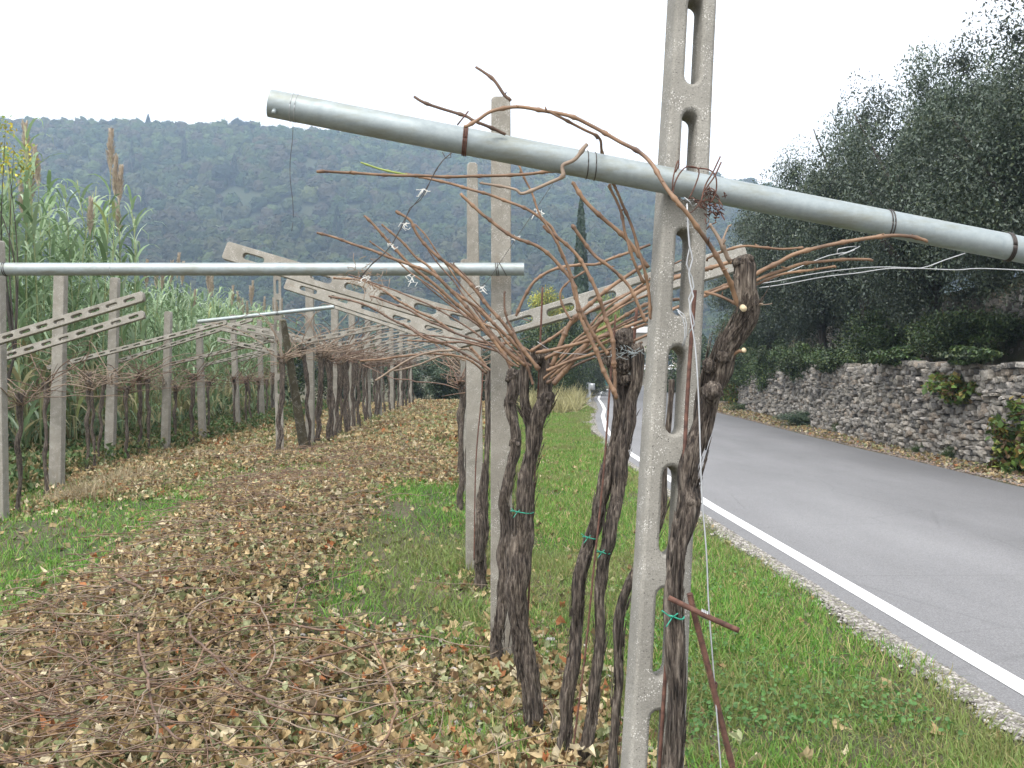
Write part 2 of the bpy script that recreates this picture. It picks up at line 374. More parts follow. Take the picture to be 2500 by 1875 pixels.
def crown_tmpl(seed, nq=150, tall=1.0):
    r = np.random.default_rng(seed); d = r.normal(size=(nq, 3)); d[:, 2] = np.abs(d[:, 2])*1.0-.25; d /= np.linalg.norm(d, axis=1)[:, None]
    rad = (0.80+0.22*r.random(nq))*(1+0.25*vnoise(d, 2.3, seed))
    c = d*rad[:, None]; V = []; F = []
    for i in range(nq):
        nrm = d[i]+r.normal(size=3)*.25; nrm /= np.linalg.norm(nrm); u = np.cross(nrm, r.normal(size=3)); u /= np.linalg.norm(u); w = np.cross(nrm, u); s = .085+.10*r.random()**2
        k = len(V)
        for q in range(4): 
            a = q*math.pi/2+r.random()*.6; V.append(c[i]+(u*math.cos(a)+w*math.sin(a))*s*(.7+.6*r.random()))
        F.append([k, k+1, k+2, k+3])
    ph = np.linspace(-.5, 1.45, 7); k = len(V)       # leafy core under the loose clumps
    for p_ in ph:
        for q in range(9): V.append([math.cos(p_)*math.cos(q*.698+p_), math.cos(p_)*math.sin(q*.698+p_), math.sin(p_)])
    core = np.array(V[k:]); core *= (.86*(1+.28*vnoise(core, 2.3, seed)+.10*vnoise(core, 6, seed)))[:, None]; V[k:] = list(core)
    F += [[k+a_*9+q, k+a_*9+(q+1) % 9, k+(a_+1)*9+(q+1) % 9, k+(a_+1)*9+q] for a_ in range(6) for q in range(9)]
    V = np.array(V); V[:, 2] *= tall
    return V, np.array(F)
parts = []
n = 13500
hxx = NR.uniform(-600, 720, n*2); hyy = 335+NR.random(n*2)**1.15*495
keep = np.abs(hxx/hyy-0.02) < 0.66; hxx = hxx[keep][:n]; hyy = hyy[keep][:n]
hzz = hill(hxx, hyy)
pal = np.array([[0.050, 0.085, 0.022], [0.035, 0.065, 0.022], [0.075, 0.105, 0.028], [0.072, 0.078, 0.032], [0.075, 0.064, 0.036], [0.055, 0.085, 0.03], [0.10, 0.12, 0.035], [0.026, 0.045, 0.022]])
ci = np.clip(((n2(hxx, hyy, 1/60., 9)*.5+.5)*5+NR.normal(size=len(hxx))*1.5+.5).astype(int), 0, 7)
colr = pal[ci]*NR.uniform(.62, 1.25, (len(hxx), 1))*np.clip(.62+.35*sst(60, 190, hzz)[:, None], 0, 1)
rock = (np.hypot((1250+2500*hxx/hyy-655)/55, (905-(hzz-CAM_H)/hyy*2500-500)/22) < 1)
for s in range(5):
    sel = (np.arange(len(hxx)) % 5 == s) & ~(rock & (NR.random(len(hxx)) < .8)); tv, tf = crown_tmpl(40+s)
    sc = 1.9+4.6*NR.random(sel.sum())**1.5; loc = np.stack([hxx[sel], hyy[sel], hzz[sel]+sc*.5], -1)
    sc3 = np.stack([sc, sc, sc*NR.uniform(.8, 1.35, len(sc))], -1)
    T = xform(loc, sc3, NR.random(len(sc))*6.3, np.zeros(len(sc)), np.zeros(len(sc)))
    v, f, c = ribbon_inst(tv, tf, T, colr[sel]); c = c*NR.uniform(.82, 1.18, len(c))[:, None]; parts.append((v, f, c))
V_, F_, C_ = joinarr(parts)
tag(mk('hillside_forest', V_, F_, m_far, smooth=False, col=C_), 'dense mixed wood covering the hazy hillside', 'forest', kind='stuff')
# ragged cypresses standing out of the wood
cx = [(330, 240), (398, 262), (285, 292), (728, 240), (365, 310), (455, 260), (1290, 430), (580, 380), (240, 250)]
def spire(name, x, y, z, h, r, col, label, mat=m_far, nq=500, seed=0, group=None):
    rr = np.random.default_rng(seed); t_ = rr.random(nq)**.8
    prof = np.minimum(t_*6, 1)*(1-t_)**.55*1.05*(0.85+.3*rr.random(nq)); a = rr.random(nq)*6.283
    loc = np.stack([x+np.cos(a)*prof*r, y+np.sin(a)*prof*r, z+.02*h+t_*h*.98], -1)
    tv = np.array([[-.5, 0, -.9], [.5, 0, -.8], [.35, .1, .7], [-.25, 0, .9]]); tf = np.array([[0, 1, 2, 3]])
    s = r*.34*(1.15-.6*t_); s3 = np.stack([s, s, s*1.9], -1)
    T = xform(loc, s3, a+1.57+rr.normal(size=nq)*.5, rr.normal(size=nq)*.25, rr.normal(size=nq)*.2)
    v, f, c = ribbon_inst(tv, tf, T, np.array(col)*rr.uniform(.6, 1.35, (nq, 1)))
    e = empty(name, (x, y, z)); tag(e, label, 'tree', group)
    mk('crown', v, f, mat, e, False, c)
    V, F = tube([(x, y, z-.3), (x, y, z+h*.5), (x, y, z+h*.85)], [r*.28, r*.16, r*.03], 6, h/6); mk('trunk', V, F, m_trunk, e)
    return e
od = ['first', 'second', 'third', 'fourth', 'fifth', 'sixth', 'seventh', 'eighth', 'ninth', 'tenth', 'eleventh', 'twelfth', 'thirteenth', 'fourteenth', 'fifteenth', 'sixteenth', 'seventeenth', 'eighteenth', 'nineteenth', 'twentieth']
od += ['twenty-'+q for q in od[:9]]+['thirtieth']
far_sp = [(336, 812, 8), (398, 690, 26), (285, 670, 25), (320, 816, 12), (728, 800, 18), (890, 640, 24), (1357, 420, 14), (310, 560, 22), (506, 640, 20), (728, 520, 20)]
for i, (vx, Y, h) in enumerate(sorted(far_sp)):
    X = (vx*K-1250)/2500*Y
    spire('far_cypress', X, Y, float(hill(np.array([X]), np.array([float(Y)]))[0]), h, 2.2+.12*i, (0.012, 0.022, 0.015), f'dark spire on the wooded hill, {od[i]} of the spires from the left', nq=160, seed=i, group='dark spires on the far hill')
ob_ = [(515, 806, 11, 7), (530, 810, 9, 6), (545, 812, 7, 5), (485, 640, 13, 9), (232, 520, 12, 9), (245, 812, 8, 5)]
for i, (vx, Y, h_, r_) in enumerate(sorted(ob_)):
    X = (vx*K-1250)/2500*Y; zg = float(hill(np.array([X]), np.array([float(Y)]))[0]); rr = np.random.default_rng(60+i)
    tv, tf = crown_tmpl(70+i, 260); T = xform(np.array([[X, Y, zg+h_*.6]]), np.array([[r_*.9, r_*.9, h_*.55]]), np.array([1.0*i]), np.zeros(1), np.zeros(1))
    v, f, c = ribbon_inst(tv, tf, T, np.array([[0.014, 0.024, 0.016]])); e = empty('far_pine', (X, Y, zg)); tag(e, f'broad dark evergreen on the wooded hill, {od[i]} of its kind from the left', 'tree', 'broad dark evergreens on the far hill')
    mk('crown', v, f, m_far, e, False, c*rr.uniform(.7, 1.4, (len(c), 1))); V, F = tube([(X, Y, zg-1), (X, Y, zg+h_*.7)], [.5, .2], 6, 4); mk('trunk', V, F, m_trunk, e)
rx_ = NR.normal(size=170)*9+(655-1250)/2500*560; ry_ = 560+NR.normal(size=170)*5; ck = np.array([[0, 0, 1.2], [.9, -.3, 0], [-.8, -.5, .1], [0, .8, 0], [.2, -.9, -.9]])
T = xform(np.stack([rx_, ry_, hill(rx_, ry_)+1.5+NR.random(170)*2.5], -1), NR.uniform(.7, 2.4, 170), NR.random(170)*6.3, NR.normal(size=170)*.4, NR.normal(size=170)*.4)
v, f, c = ribbon_inst(ck, np.array([[0, 1, 3], [0, 3, 2], [0, 2, 1], [4, 1, 2], [4, 3, 1]]), T, np.full((170, 3), .42)*NR.uniform(.7, 1.2, (170, 1))); tag(mk('rock_scar', v, f, m_stone, smooth=False, col=c), kind='structure')
# ---- haze
V, F = box((0, 560, 139), (2300, 1180, 280.0))
hz = mk('haze', V, F, None or m_far, smooth=False); hz['kind'] = 'stuff'
mh = bpy.data.materials.new('thin_blue_haze'); mh.use_nodes = True; t = mh.node_tree; t.nodes.clear()
pv = t.nodes.new('ShaderNodeVolumePrincipled'); pv.inputs['Density'].default_value = 0.00046; pv.inputs['Color'].default_value = (0.58, 0.76, 1.0, 1); pv.inputs['Anisotropy'].default_value = 0.0
ou = t.nodes.new('ShaderNodeOutputMaterial'); t.links.new(pv.outputs[0], ou.inputs['Volume']); hz.data.materials[0] = mh
# ------------------------------------------------------------------ concrete posts and slotted arms
def slotted(w0, w1, L, depth, slots, bev=0.006, name='plank', sag=None, round_end=False):
    """plank in local XY (length along +Y), stadium slots right through, as a mesh from a filled curve"""
    cu = bpy.data.curves.new(name, 'CURVE'); cu.dimensions = '2D'; cu.fill_mode = 'BOTH'
    cu.extrude = depth/2-bev; cu.bevel_depth = bev; cu.bevel_resolution = 1
    def poly(pts):
        s = cu.splines.new('POLY'); s.points.add(len(pts)-1); s.use_cyclic_u = True
        for p, q in zip(s.points, pts): p.co = (q[0], q[1], 0, 1)
    wd = lambda y: (w0+(w1-w0)*y/L)/2-bev
    out = []
    nseg = max(4, int(L/.25)); rr = random.Random(len(slots)+int(L*100))
    c = 0.012
    for k in range(nseg+1):
        y = bev+(L-2*bev)*k/nseg; j = rr.uniform(-.0012, .0012)
        if k in (0, nseg): out += [(wd(y)-c, y)] if k == nseg else [(wd(y)-c, y), (wd(y), y+c)]
        else: out.append((wd(y)+j, y))
        if k == nseg: out[-1:] = [(wd(y), y-c), (wd(y)-c, y)]
    left = [(-p[0], p[1]) for p in out[::-1]]
    poly(out+left)
    for (a, b, w) in slots:
        r = w/2+bev; a -= bev; b += bev; pts = []
        for q in range(7): an = math.pi*q/6; pts.append((math.cos(an)*r, b-r+math.sin(an)*r))
        for q in range(7): an = math.pi+math.pi*q/6; pts.append((math.cos(an)*r, a+r+math.sin(an)*r))
        poly(pts)
    ob = bpy.data.objects.new('tmp', cu); me = bpy.data.meshes.new_from_object(ob)
    bpy.data.objects.remove(ob); bpy.data.curves.remove(cu); me.name = name
    me.materials.clear()
    return me
def place(me, name, A, B, n, mat, parent=None):
    """put a plank mesh with its start at A, its length towards B, its broad face along n"""
    y = (Vector(B)-Vector(A)).normalized(); n = Vector(n); z = (n-y*n.dot(y)).normalized(); x = y.cross(z)
    o = bpy.data.objects.new(name, me)
    if not me.materials: me.materials.append(mat)
    Mx = Matrix(((x.x, y.x, z.x, A[0]), (x.y, y.y, z.y, A[1]), (x.z, y.z, z.z, A[2]), (0, 0, 0, 1)))
    lnk(o, parent)
    if parent is not None: Mx = Matrix.Translation(parent.location).inverted() @ Mx
    o.matrix_basis = Mx
    return o
# near post, leaning, slots seen obliquely
Zt, Zb = 2.70, 2.52
def npp(vy):      # point on the near post's axis at view row vy
    f = vy/1659; Y = Zt+(Zb-Zt)*f; return PV(1494-f*86, vy, Y)
A0, B0 = npp(0), npp(1659); ax = (A0-B0).normalized()
base = B0-ax*((B0.z+0.25)/ax.z); L = 3.45
def along(srcy): return (npp(srcy/K)-base).length
per = [(-566, -351), (-281, -62), (5, 219), (283, 498), (566, 778), (849, 1062), (1137, 1352), (1429, 1648), (1724, 1945), (2022, 2245)]
slots = []
for a, b in per:
    y1, y0 = along(a), along(b)
    if y1 < L-.03: slots.append((y0, y1, 0.040 if a < 700 else 0.045))
me = slotted(0.150, 0.102, L, 0.092, slots, bev=0.009, name='concrete_post')
npost = place(me, 'concrete_post', base, base+ax, (math.sin(.13), -math.cos(.13), 0), m_conc)
tag(npost, 'large nearest slotted grey concrete post, leaning, that carries the near steel pipe', 'post', 'concrete posts of the near row')
def post(bx, by, Y, top, w, d, label, group, lean=None, face=(0, -1, 0), slot=False, w1=None, mat=None):
    """plain or slotted post from base view point (bx,by) to top view point"""
    Bp = PV(bx, by, Y); Tp = PV(top[0], top[1], Y)
    g = float(hgt(np.array([Bp.x]), np.array([Y]))[0])
    a = (Tp-Bp).normalized(); Bp = Bp-a*((Bp.z-(g-.2))/a.z); Ln = (Tp-Bp).length
    sl = []
    if slot:
        y = .25
        while y < Ln-.25: sl.append((y, y+.20, .035)); y += .285
    me = slotted(w, w1 or w*.92, Ln, d, sl, bev=.006, name='concrete_post')
    o = place(me, 'concrete_post', Bp, Tp, face, mat or m_conc2); tag(o, label, 'post', group); return o
G1 = 'concrete posts of the near row'
p2 = post(1084, 1432, 5.6, (1082, 212), 0.125, 0.09, 'tall plain flat-topped concrete post crossed by the end of the level steel pipe', G1, w1=.105)
p2.name = 'concrete_post'
post(1027, 1262, 7.8, (1020, 353), 0.15, 0.09, 'rough stained concrete post with a narrow broken top, just behind the tall flat-topped one', G1, face=(.1, -1, 0), w1=.075)
post(1004, 1082, 11.4, (1004, 560), 0.085, 0.09, 'thin concrete post mostly hidden behind the vines, leftmost of the near row', G1, face=(.3, -1, 0))
post(1001, 1000, 14.6, (1000, 650), 0.085, 0.09, 'sliver of concrete post peeping out far along the near row', G1, face=(.3, -1, 0))
G2 = 'concrete posts of the middle row'
pf = post(605, 985, 14.6, (598, 560), 0.115, 0.08, 'slotted end post of the middle row with a small steel pipe tied to it', G2, slot=True, face=(.25, -1, 0))
mid = [(670, 973, 15.6, 598), (724, 947, 18.2, 622), (761, 931, 20.8, 650), (795, 915, 23.6, 672), (820, 903, 26.5, 690), (846, 893, 29.6, 700), (867, 882, 33, 708), (886, 875, 36, 716)]
for i, (x, y, Y, ty) in enumerate(mid):
    post(x, y, Y, (x-1, ty), .13, .1, f'plain concrete post of the middle row, {od[i]} behind the slotted end post', G2)
G3 = 'concrete posts of the left row'
lf = [(-2, 1112, 9.6, -8, 520, .15), (122, 1060, 11.8, 132, 572, .155), (236, 1035, 14.6, 249, 600, .14), (357, 985, 16.6, 364, 673, .13), (438, 955, 19, 430, 700, .13), (513, 935, 22, 503, 680, .13), (566, 910, 26, 560, 690, .13), (590, 902, 29, 588, 700, .12)]
nm = ['cut by the left edge of the picture', 'thick and bare near the left edge', 'half wrapped by reed leaves', 'short, with its top just under the small pipe', 'standing left of the small pipe end', 'behind the low thin arms', 'far off before the dark hill foot', 'farthest, close left of the slotted end post']
for (x, y, Y, tx, ty, w), q in zip(lf, nm):
    post(x, y, Y, (tx, ty), w, .1, 'concrete post of the left row, '+q, G3, face=(-.1, -1, 0), w1=w*.8)
# mossy leaning brace
Bp = PV(660, 985, 14.9); Tp = PV(611, 690, 14.3); a = (Tp-Bp).normalized(); Bp = Bp-a*.15
me = slotted(.15, .075, (Tp-Bp).length, .09, [], name='leaning_brace')
tag(place(me, 'leaning_brace', Bp, Tp, (.4, -1, 0), m_conc3), 'dark mossy brace leaning against the slotted end post of the middle row', 'brace')

def arm(a, b, Ya, Yb, w0, w1, label, group, slotL=.17, gap=.10, sw=.034, face=(0, -1, .15), mat=None, d=.05, margin=.06):
    A = PV(a[0], a[1], Ya); B = PV(b[0], b[1], Yb); Ln = (B-A).length; sl = []; y = margin
    while y+slotL < Ln-.03: sl.append((y, y+slotL, sw)); y += slotL+gap
    me = slotted(w0, w1, Ln, d, sl, bev=.004, name='slotted_arm')
    o = place(me, 'slotted_arm', A, B, face, mat or m_conc2); tag(o, label, 'trellis arm', group); return o
GA = 'slotted concrete arms of the trellis'
arm((986, 737), (1614, 553), 5.42, 5.25, .085, .13, 'long grey slotted arm rising to the right across the tall flat-topped post', GA, slotL=.15, gap=.075, sw=.04, mat=m_conc, margin=.05)
arm((1036, 703), (487, 541), 8.05, 8.4, .15, .15, 'largest pale slotted arm rising to the left, its round end above the second pipe', GA, slotL=.19, gap=.11, sw=.055)
arm((1040, 745), (618, 612), 11.0, 11.6, .15, .14, 'pale slotted arm rising to the left just under the largest one', GA, slotL=.22, gap=.17, sw=.05)
arm((1040, 762), (715, 655), 14, 14.6, .13, .12, 'third pale arm of the near row rising to the left', GA, slotL=.2, gap=.14, sw=.04)
arm((-40, 746), (311, 640), 9.3, 9.0, .085, .09, 'upper of two slotted arms rising in front of the reeds at the left edge', GA, slotL=.115, gap=.062, sw=.03)
arm((-30, 783), (312, 679), 11.4, 11.2, .09, .09, 'lower of two slotted arms rising in front of the reeds at the left edge', GA, slotL=.12, gap=.09, sw=.032)
arm((102, 795), (490, 696), 14.3, 14.3, .065, .065, 'long thin slotted arm crossing from the left row up to the small pipe', GA, slotL=.1, gap=.07, sw=.018)
arm((236, 787), (545, 690), 16.3, 16, .06, .06, 'long thin slotted arm running just under its twin towards the slotted post', GA, slotL=.1, gap=.07, sw=.018)
arm((345, 792), (592, 734), 18.8, 18.5, .06, .06, 'thin white arm with its low end on the short left-row post', GA, slotL=.1, gap=.08, sw=.016)
arm((422, 793), (592, 753), 21.5, 21, .06, .06, 'thin white arm sloping up to the slotted post, right under a similar longer one', GA, slotL=.1, gap=.08, sw=.016)
arm((494, 786), (592, 758), 25, 24.6, .06, .06, 'short thin white arm low before the hill foot', GA, slotL=.1, gap=.08, sw=.016)
arm((600, 737), (476, 708), 15.6, 15.9, .075, .085, 'slotted arm sloping down from upper left to the slotted end post', GA, slotL=.12, gap=.09, sw=.03)
arm((600, 762), (470, 733), 18.4, 18.6, .08, .08, 'slotted arm lying almost level left of the slotted end post', GA, slotL=.14, gap=.09, sw=.03)
arm((640, 738), (538, 705), 20.8, 21, .08, .08, 'slender arm behind the small pipe rising to the left', GA, slotL=.14, gap=.09, sw=.03)
k = 0
for i, (x, y, Y, ty) in enumerate(mid):
    X = (x*K-1250)/2500*Y; za = CAM_H+.46-.02*i
    for sgn, ln, rise in ((1, 1.95, .42), (-1, 1.6, .36)):
        A = Vector((X-.15*sgn, Y-.08, za-.03)); B = Vector((X+ln*sgn, Y-.08+R.uniform(-.15, .15), za+rise+R.uniform(-.08, .08)))
        sl = []; q = .06; Ln = (B-A).length
        while q+.15 < Ln-.03: sl.append((q, q+.13, .034)); q += .23
        me = slotted(.085, .08, Ln, .045, sl, bev=.004, name='slotted_arm')
        tag(place(me, 'slotted_arm', A, B, (0, -1, .1), m_conc2), f'{"right" if sgn > 0 else "left"}-hand arm on the {od[i]} post behind the slotted end post', 'trellis arm', GA)

# ------------------------------------------------------------------ steel pipes
def pipe(a, b, r, name, label, hollow=False):
    ax = (b-a).normalized(); e = empty(name, a); tag(e, label, 'pipe', 'galvanised steel pipes of the trellis')
    u = ax.cross(Vector((0, 0, 1))).normalized(); w = ax.cross(u); s = 40; V = []; F = []
    Ln = (b-a).length; rings = [(0, r), (Ln, r)]
    st = [(0.18, r-.003), (0, r-.003)]+[(Ln*q/12, r) for q in range(13)]+[(Ln, r-.003), (Ln-.18, r-.003)]
    for (l, rr) in st:
        for q in range(s): an = q*2*math.pi/s; V.append(a+ax*l+(u*math.cos(an)+w*math.sin(an))*rr)
    for i in range(len(st)-1):
        for q in range(s): F.append([i*s+q, i*s+(q+1) % s, (i+1)*s+(q+1) % s, (i+1)*s+q])
    V = [tuple(v) for v in V]
    o = mk('tube', V, F, m_pipe, e)
    for p in o.data.polygons:
        p.use_smooth = True
    o.data.set_sharp_from_angle(angle=math.radians(50))
    return e, ax, u, w
def band(e, c, ax, u, w, r, wr=.002, turns=2, mat=None, tilt=.25, name='wire_band', tail=None, gap=.006):
    """wire wound round a pipe"""
    B = MB()
    for k in range(turns):
        pts = []
        for q in range(25):
            an = q*2*math.pi/24; pts.append(c+ax*(k*gap+math.sin(an)*tilt*r*.5)+(u*math.cos(an)+w*math.sin(an))*(r+wr*.8))
        B.add(*tube(pts, wr, 6, .02))
    for tl in (tail or []): B.add(*tube(tl, wr, 5, .02))
    return B.build(name, mat or m_wire, e)
PA = PV(583, 223, 2.50); PB = PV(2330, 563, 2.62); 
e1, ax1, u1, w1_ = pipe(PA, PB, .0335, 'steel_pipe', 'thick near galvanised steel pipe slanting down to the right across the picture', True)
def on1(vx, dz=0): # point on the near pipe's axis at view column vx
    f = (vx-583)/(2330-583); return PA+(PB-PA)*f
R1 = .0335
band(e1, on1(629), ax1, u1, w1_, R1, .0009, 2, m_wirel, .05, gap=.011)
band(e1, on1(986), ax1, u1, w1_, R1, .0019, 3, m_rust, .2, gap=.004, tail=[[PV(988, 270, 2.46), PV(1000, 255, 2.45), PV(1012, 240, 2.45)]])
band(e1, on1(1902), ax1, u1, w1_, R1, .0016, 2, m_wire, .3, gap=.007)
band(e1, on1(2168), ax1, u1, w1_, R1, .0019, 3, m_wire, .3, gap=.004)
band(e1, on1(1248), ax1, u1, w1_, R1, .0012, 2, m_wire, .3, gap=.02)
V, F = tube([PA+ax1*.018+Vector((0, -.028, -.022)), PA+ax1*.018+Vector((0, -.042, -.03))], [.006, .005], 10, .01); mk('bolt', V, F, m_pipe, e1)
PA2 = PV(-160, 581.5, 5.50); PB2 = PV(1132, 581.5, 5.48)
e2, ax2, u2, w2 = pipe(PA2, PB2, .0345, 'steel_pipe', 'level galvanised steel pipe running from the left edge to the tall flat-topped post')
def on2(vx): f = (vx+160)/(1292); return PA2+(PB2-PA2)*f
for q in (10, 1072): band(e2, on2(q), ax2, u2, w2, .0345, .002, 2, m_wire, .3, gap=.01)
band(e2, on2(1086), ax2, u2, w2, .0345, .002, 1, m_wire, 1.2)
band(e2, on2(243), ax2, u2, w2, .0345, .001, 1, m_wirel, .1)
PA3 = PV(428, 695, 14.5); PB3 = PV(722, 663, 14.4)
e3, ax3, u3, w3 = pipe(PA3, PB3, .029, 'steel_pipe', 'small galvanised steel pipe tied to the slotted end post of the middle row')
band(e3, PA3+(PB3-PA3)*.58, ax3, u3, w3, .03, .004, 2, m_wire, .3, gap=.02)
# wire knots that lash the near pipe to the near post
kn = MB()
def loop(B, pts, Y, r=.0018, sd=6): B.add(*tube([PV(x, y, Y+(dz[0] if dz else 0)) for (x, y, *dz) in pts], r, sd, .01))
loop(kn, [(1452, 425), (1458, 395), (1470, 372), (1484, 360), (1505, 362), (1510, 375), (1500, 405), (1488, 430)], 2.44)
loop(kn, [(1459, 372), (1467, 355), (1465, 345), (1455, 380), (1452, 412)], 2.44)
loop(kn, [(1482, 359), (1505, 363), (1530, 366), (1545, 378), (1548, 400), (1545, 420), (1535, 438)], 2.445)
loop(kn, [(1556, 338), (1540, 372), (1526, 395), (1518, 420), (1514, 440)], 2.43)
loop(kn, [(1558, 350), (1544, 380), (1530, 400), (1522, 412)], 2.43)
for q in range(34):
    x, y = 1532+R.gauss(0, 10), 445+R.gauss(0, 17); pts = [(x, y)]
    for _ in range(4): x += R.uniform(-12, 12); y += R.uniform(-12, 12); pts.append((x, y, R.uniform(-.015, .015)))
    loop(kn, pts, 2.46, .0014, 5)
tag(kn.build('wire_lashing', m_rust, origin=PV(1532, 445, 2.46)), 'tangled rusty wire lashing the near pipe to the near post', 'wire')

# ------------------------------------------------------------------ wires
def wire(name, paths, Y, r, mat, label, cat='wire', group=None):
    B = MB()
    for p in paths: B.add(*tube([PV(q[0], q[1], q[2] if len(q) > 2 else Y) for q in p], r, 6, .02))
    q = paths[0][0]
    return tag(B.build(name, mat, origin=PV(q[0], q[1], q[2] if len(q) > 2 else Y)), label, cat, group)
GW = (1557, 1659)
tw1 = [(1484, 440), (1486, 487), (1489, 530), (1496, 560), (1488, 590), (1494, 625), (1498, 640), (1490, 660), (1494, 700), (1501, 742), (1507, 820), (1511, 913), (1516, 1063), (1526, 1194), (1531, 1310), (1542, 1458), (1557, 1659), (1575, 1900), (1590, 2060)]
tw2 = [(1484, 440), (1487, 500), (1490, 535), (1483, 570), (1495, 600), (1499, 620), (1488, 645), (1492, 670), (1500, 700), (1488, 720)]
wire('guy_wire', [[(x, y, 2.44-.16*max(0, y-440)/1620) for x, y in tw1], [(x, y, 2.435) for x, y in tw2]], 2.4, .0019, m_wirel, 'pale twisted guy wire running down in front of the near post to the rusty anchor')
wire('loose_wire', [[(1478, 426), (1490, 436), (1496, 446), (1505, 440), (1498, 430)]], 2.47, .0014, m_wirel, 'short bright wire curled just below the near pipe on the near post')
wire('loose_wire', [[(1462, 668), (1478, 680), (1483, 700), (1482, 725), (1478, 748)], [(1464, 672), (1474, 685), (1479, 705), (1479, 728), (1474, 748)]], 2.47, .0014, m_wirel, 'short grey wire looped through the slots of the near post')
wire('trellis_wire', [[(1606, 633), (1623, 617), (1680, 607), (1727, 597), (1810, 584), (1899, 577), (1990, 580), (2067, 583), (2120, 580), (2260, 586)], [(1640, 622), (1700, 613), (1780, 598), (1850, 590), (1920, 580), (1990, 579), (2040, 562), (2085, 547)]], 2.5, .0013, m_wirel, 'slack bright trellis wire running right below the near pipe')
wire('trellis_wire', [[(1612, 622), (1660, 606), (1720, 580), (1790, 552), (1830, 545), (1858, 532)], [(1808, 548), (1810, 538), (1850, 532), (1845, 540), (1812, 552)]], 2.48, .0012, m_wirel, 'short bright wire with a twisted hook among the canes right of the near post')
wire('trellis_wire', [[(1270, 765, 4.3), (1310, 780), (1345, 783), (1390, 776), (1450, 768)], [(1160, 738), (1200, 760), (1270, 766)]], 4.1, .0012, m_wirel, 'thin sagging wire between the forked vine heads')
wire('dangling_wire', [[(633, 262), (632, 300), (627, 345), (627, 390), (632, 430), (634, 470)], [(633, 480), (630, 500)]], 2.5, .0008, m_wire, 'thin wire hanging straight down from the left end of the near pipe')
dl = [(976, 330, 2.5), (958, 345), (940, 372), (922, 405), (905, 430), (888, 450), (872, 478), (860, 505), (845, 530), (830, 548), (805, 570), (790, 585), (778, 600)]
dl2 = [(dx+R.uniform(-3, 3), dy+R.uniform(-3, 3)) for dx, dy, *_ in dl]
wire('dangling_wire', [[(p[0], p[1]) for p in dl], dl2, [(955, 328), (963, 342), (974, 340), (972, 325)]], 2.7, .0011, m_wire, 'dark twisted wire hanging from the middle of the near pipe down to the left')
wire('dangling_wire', [[(1195, 395), (1165, 440), (1125, 500), (1085, 560), (1050, 610), (1010, 640)]], 4.2, .0011, m_wire, 'thin dark wire slanting down behind the near pipe to the left of the flat-topped post')
for (x, y, Y) in [(915, 408, 2.7), (872, 484, 2.7), (845, 530, 2.7), (1162, 455, 4.2), (1110, 512, 4.2), (890, 600, 2.7), (790, 600, 2.7), (1040, 622, 4.2)]:
    s = MB()
    for q in range(6):
        x2, y2 = x, y; pts = [(x, y)]
        for _ in range(3): x2 += R.uniform(-9, 9); y2 += R.uniform(-5, 10); pts.append((x2, y2))
        s.add(*tube([PV(a_, b_, Y) for a_, b_ in pts], .0011 if Y < 3 else .0016, 5, .01))
    nx_ = {915: 'just below the near pipe on the dangling wire', 872: 'halfway down the dangling wire left of the canes', 845: 'where the dangling wire meets the longest left canes', 1162: 'on the slanting wire right of the flat-topped post', 1110: 'on the slanting wire in front of the flat-topped post', 890: 'just under the level pipe between the cane ends', 790: 'above the dry tendrils on the level pipe', 1040: 'beside the end of the level pipe'}[x]
    tag(s.build('string_knot', m_string, origin=PV(x, y, Y)), 'scrap of white string knotted '+nx_, 'string', 'white string knots')
s = MB()
for q in range(46):
    x2, y2 = R.gauss(795, 22), R.gauss(600, 22); pts = [(x2, y2)]
    for _ in range(3): x2 += R.uniform(-13, 13); y2 += R.uniform(-5, 16); pts.append((x2, y2))
    s.add(*tube([PV(a_, b_, 5.2) for a_, b_ in pts], .0018, 5, .02))
tag(s.build('dry_tendrils', m_canep, origin=PV(800, 600, 5.2)), 'curled dry tendrils hanging from the level pipe', 'tendrils')

# ------------------------------------------------------------------ rusty anchor
ean = empty('rebar_anchor', PV(1596, 1710, 2.36)); tag(ean, 'rusty iron rod anchor with a crossbar, in front of the near post at the grass', 'anchor')
V, F = tube([PV(1490, 1283, 2.32), PV(1500, 1330, 2.32), PV(1530, 1440, 2.33), PV(1582, 1656, 2.35), PV(1640, 1900, 2.4), PV(1672, 2080, 2.42)], .0064, 12, .004, node=0); 
L_ = np.arange(len(V))//12; V = np.array(V); 
mk('rod', V, F, m_rust, ean)
rib = MB()
for k in range(90):
    f = k/90; c = PV(1490+f*92, 1283+f*373, 2.32+.03*f); c2 = PV(1490+f*92, 1283+f*373+3, 2.32+.03*f)
    pts = [c+Vector((math.cos(a)*.0069, math.sin(a)*.0069, .0018*math.sin(a+1))) for a in [q*math.pi/5 for q in range(11)]]
    rib.add(*tube(pts, .0008, 4, .01))
rib.build('rod_ribs', m_rust, ean)
V, F = tube([PV(1444, 1291, 2.30), PV(1520, 1328, 2.29), PV(1596, 1362, 2.28)], .0062, 12, .01); mk('crossbar', V, F, m_rust, ean)
b = MB(); c0 = PV(1521, 1327, 2.295); axx = (PV(1596, 1362, 2.28)-PV(1444, 1291, 2.30)).normalized(); uu = axx.cross(Vector((0, 0, 1))).normalized(); ww = axx.cross(uu)
for k in range(4):
    pts = [c0+axx*((k-1.5)*.0042+.002*math.sin(a))+(uu*math.cos(a)+ww*math.sin(a))*.0082 for a in [q*math.pi/8 for q in range(17)]]; b.add(*tube(pts, .0018, 6, .01))
b.build('wire_coil', m_wirel, ean)
c0 = PV(1541, 1482, 2.34); b = MB()
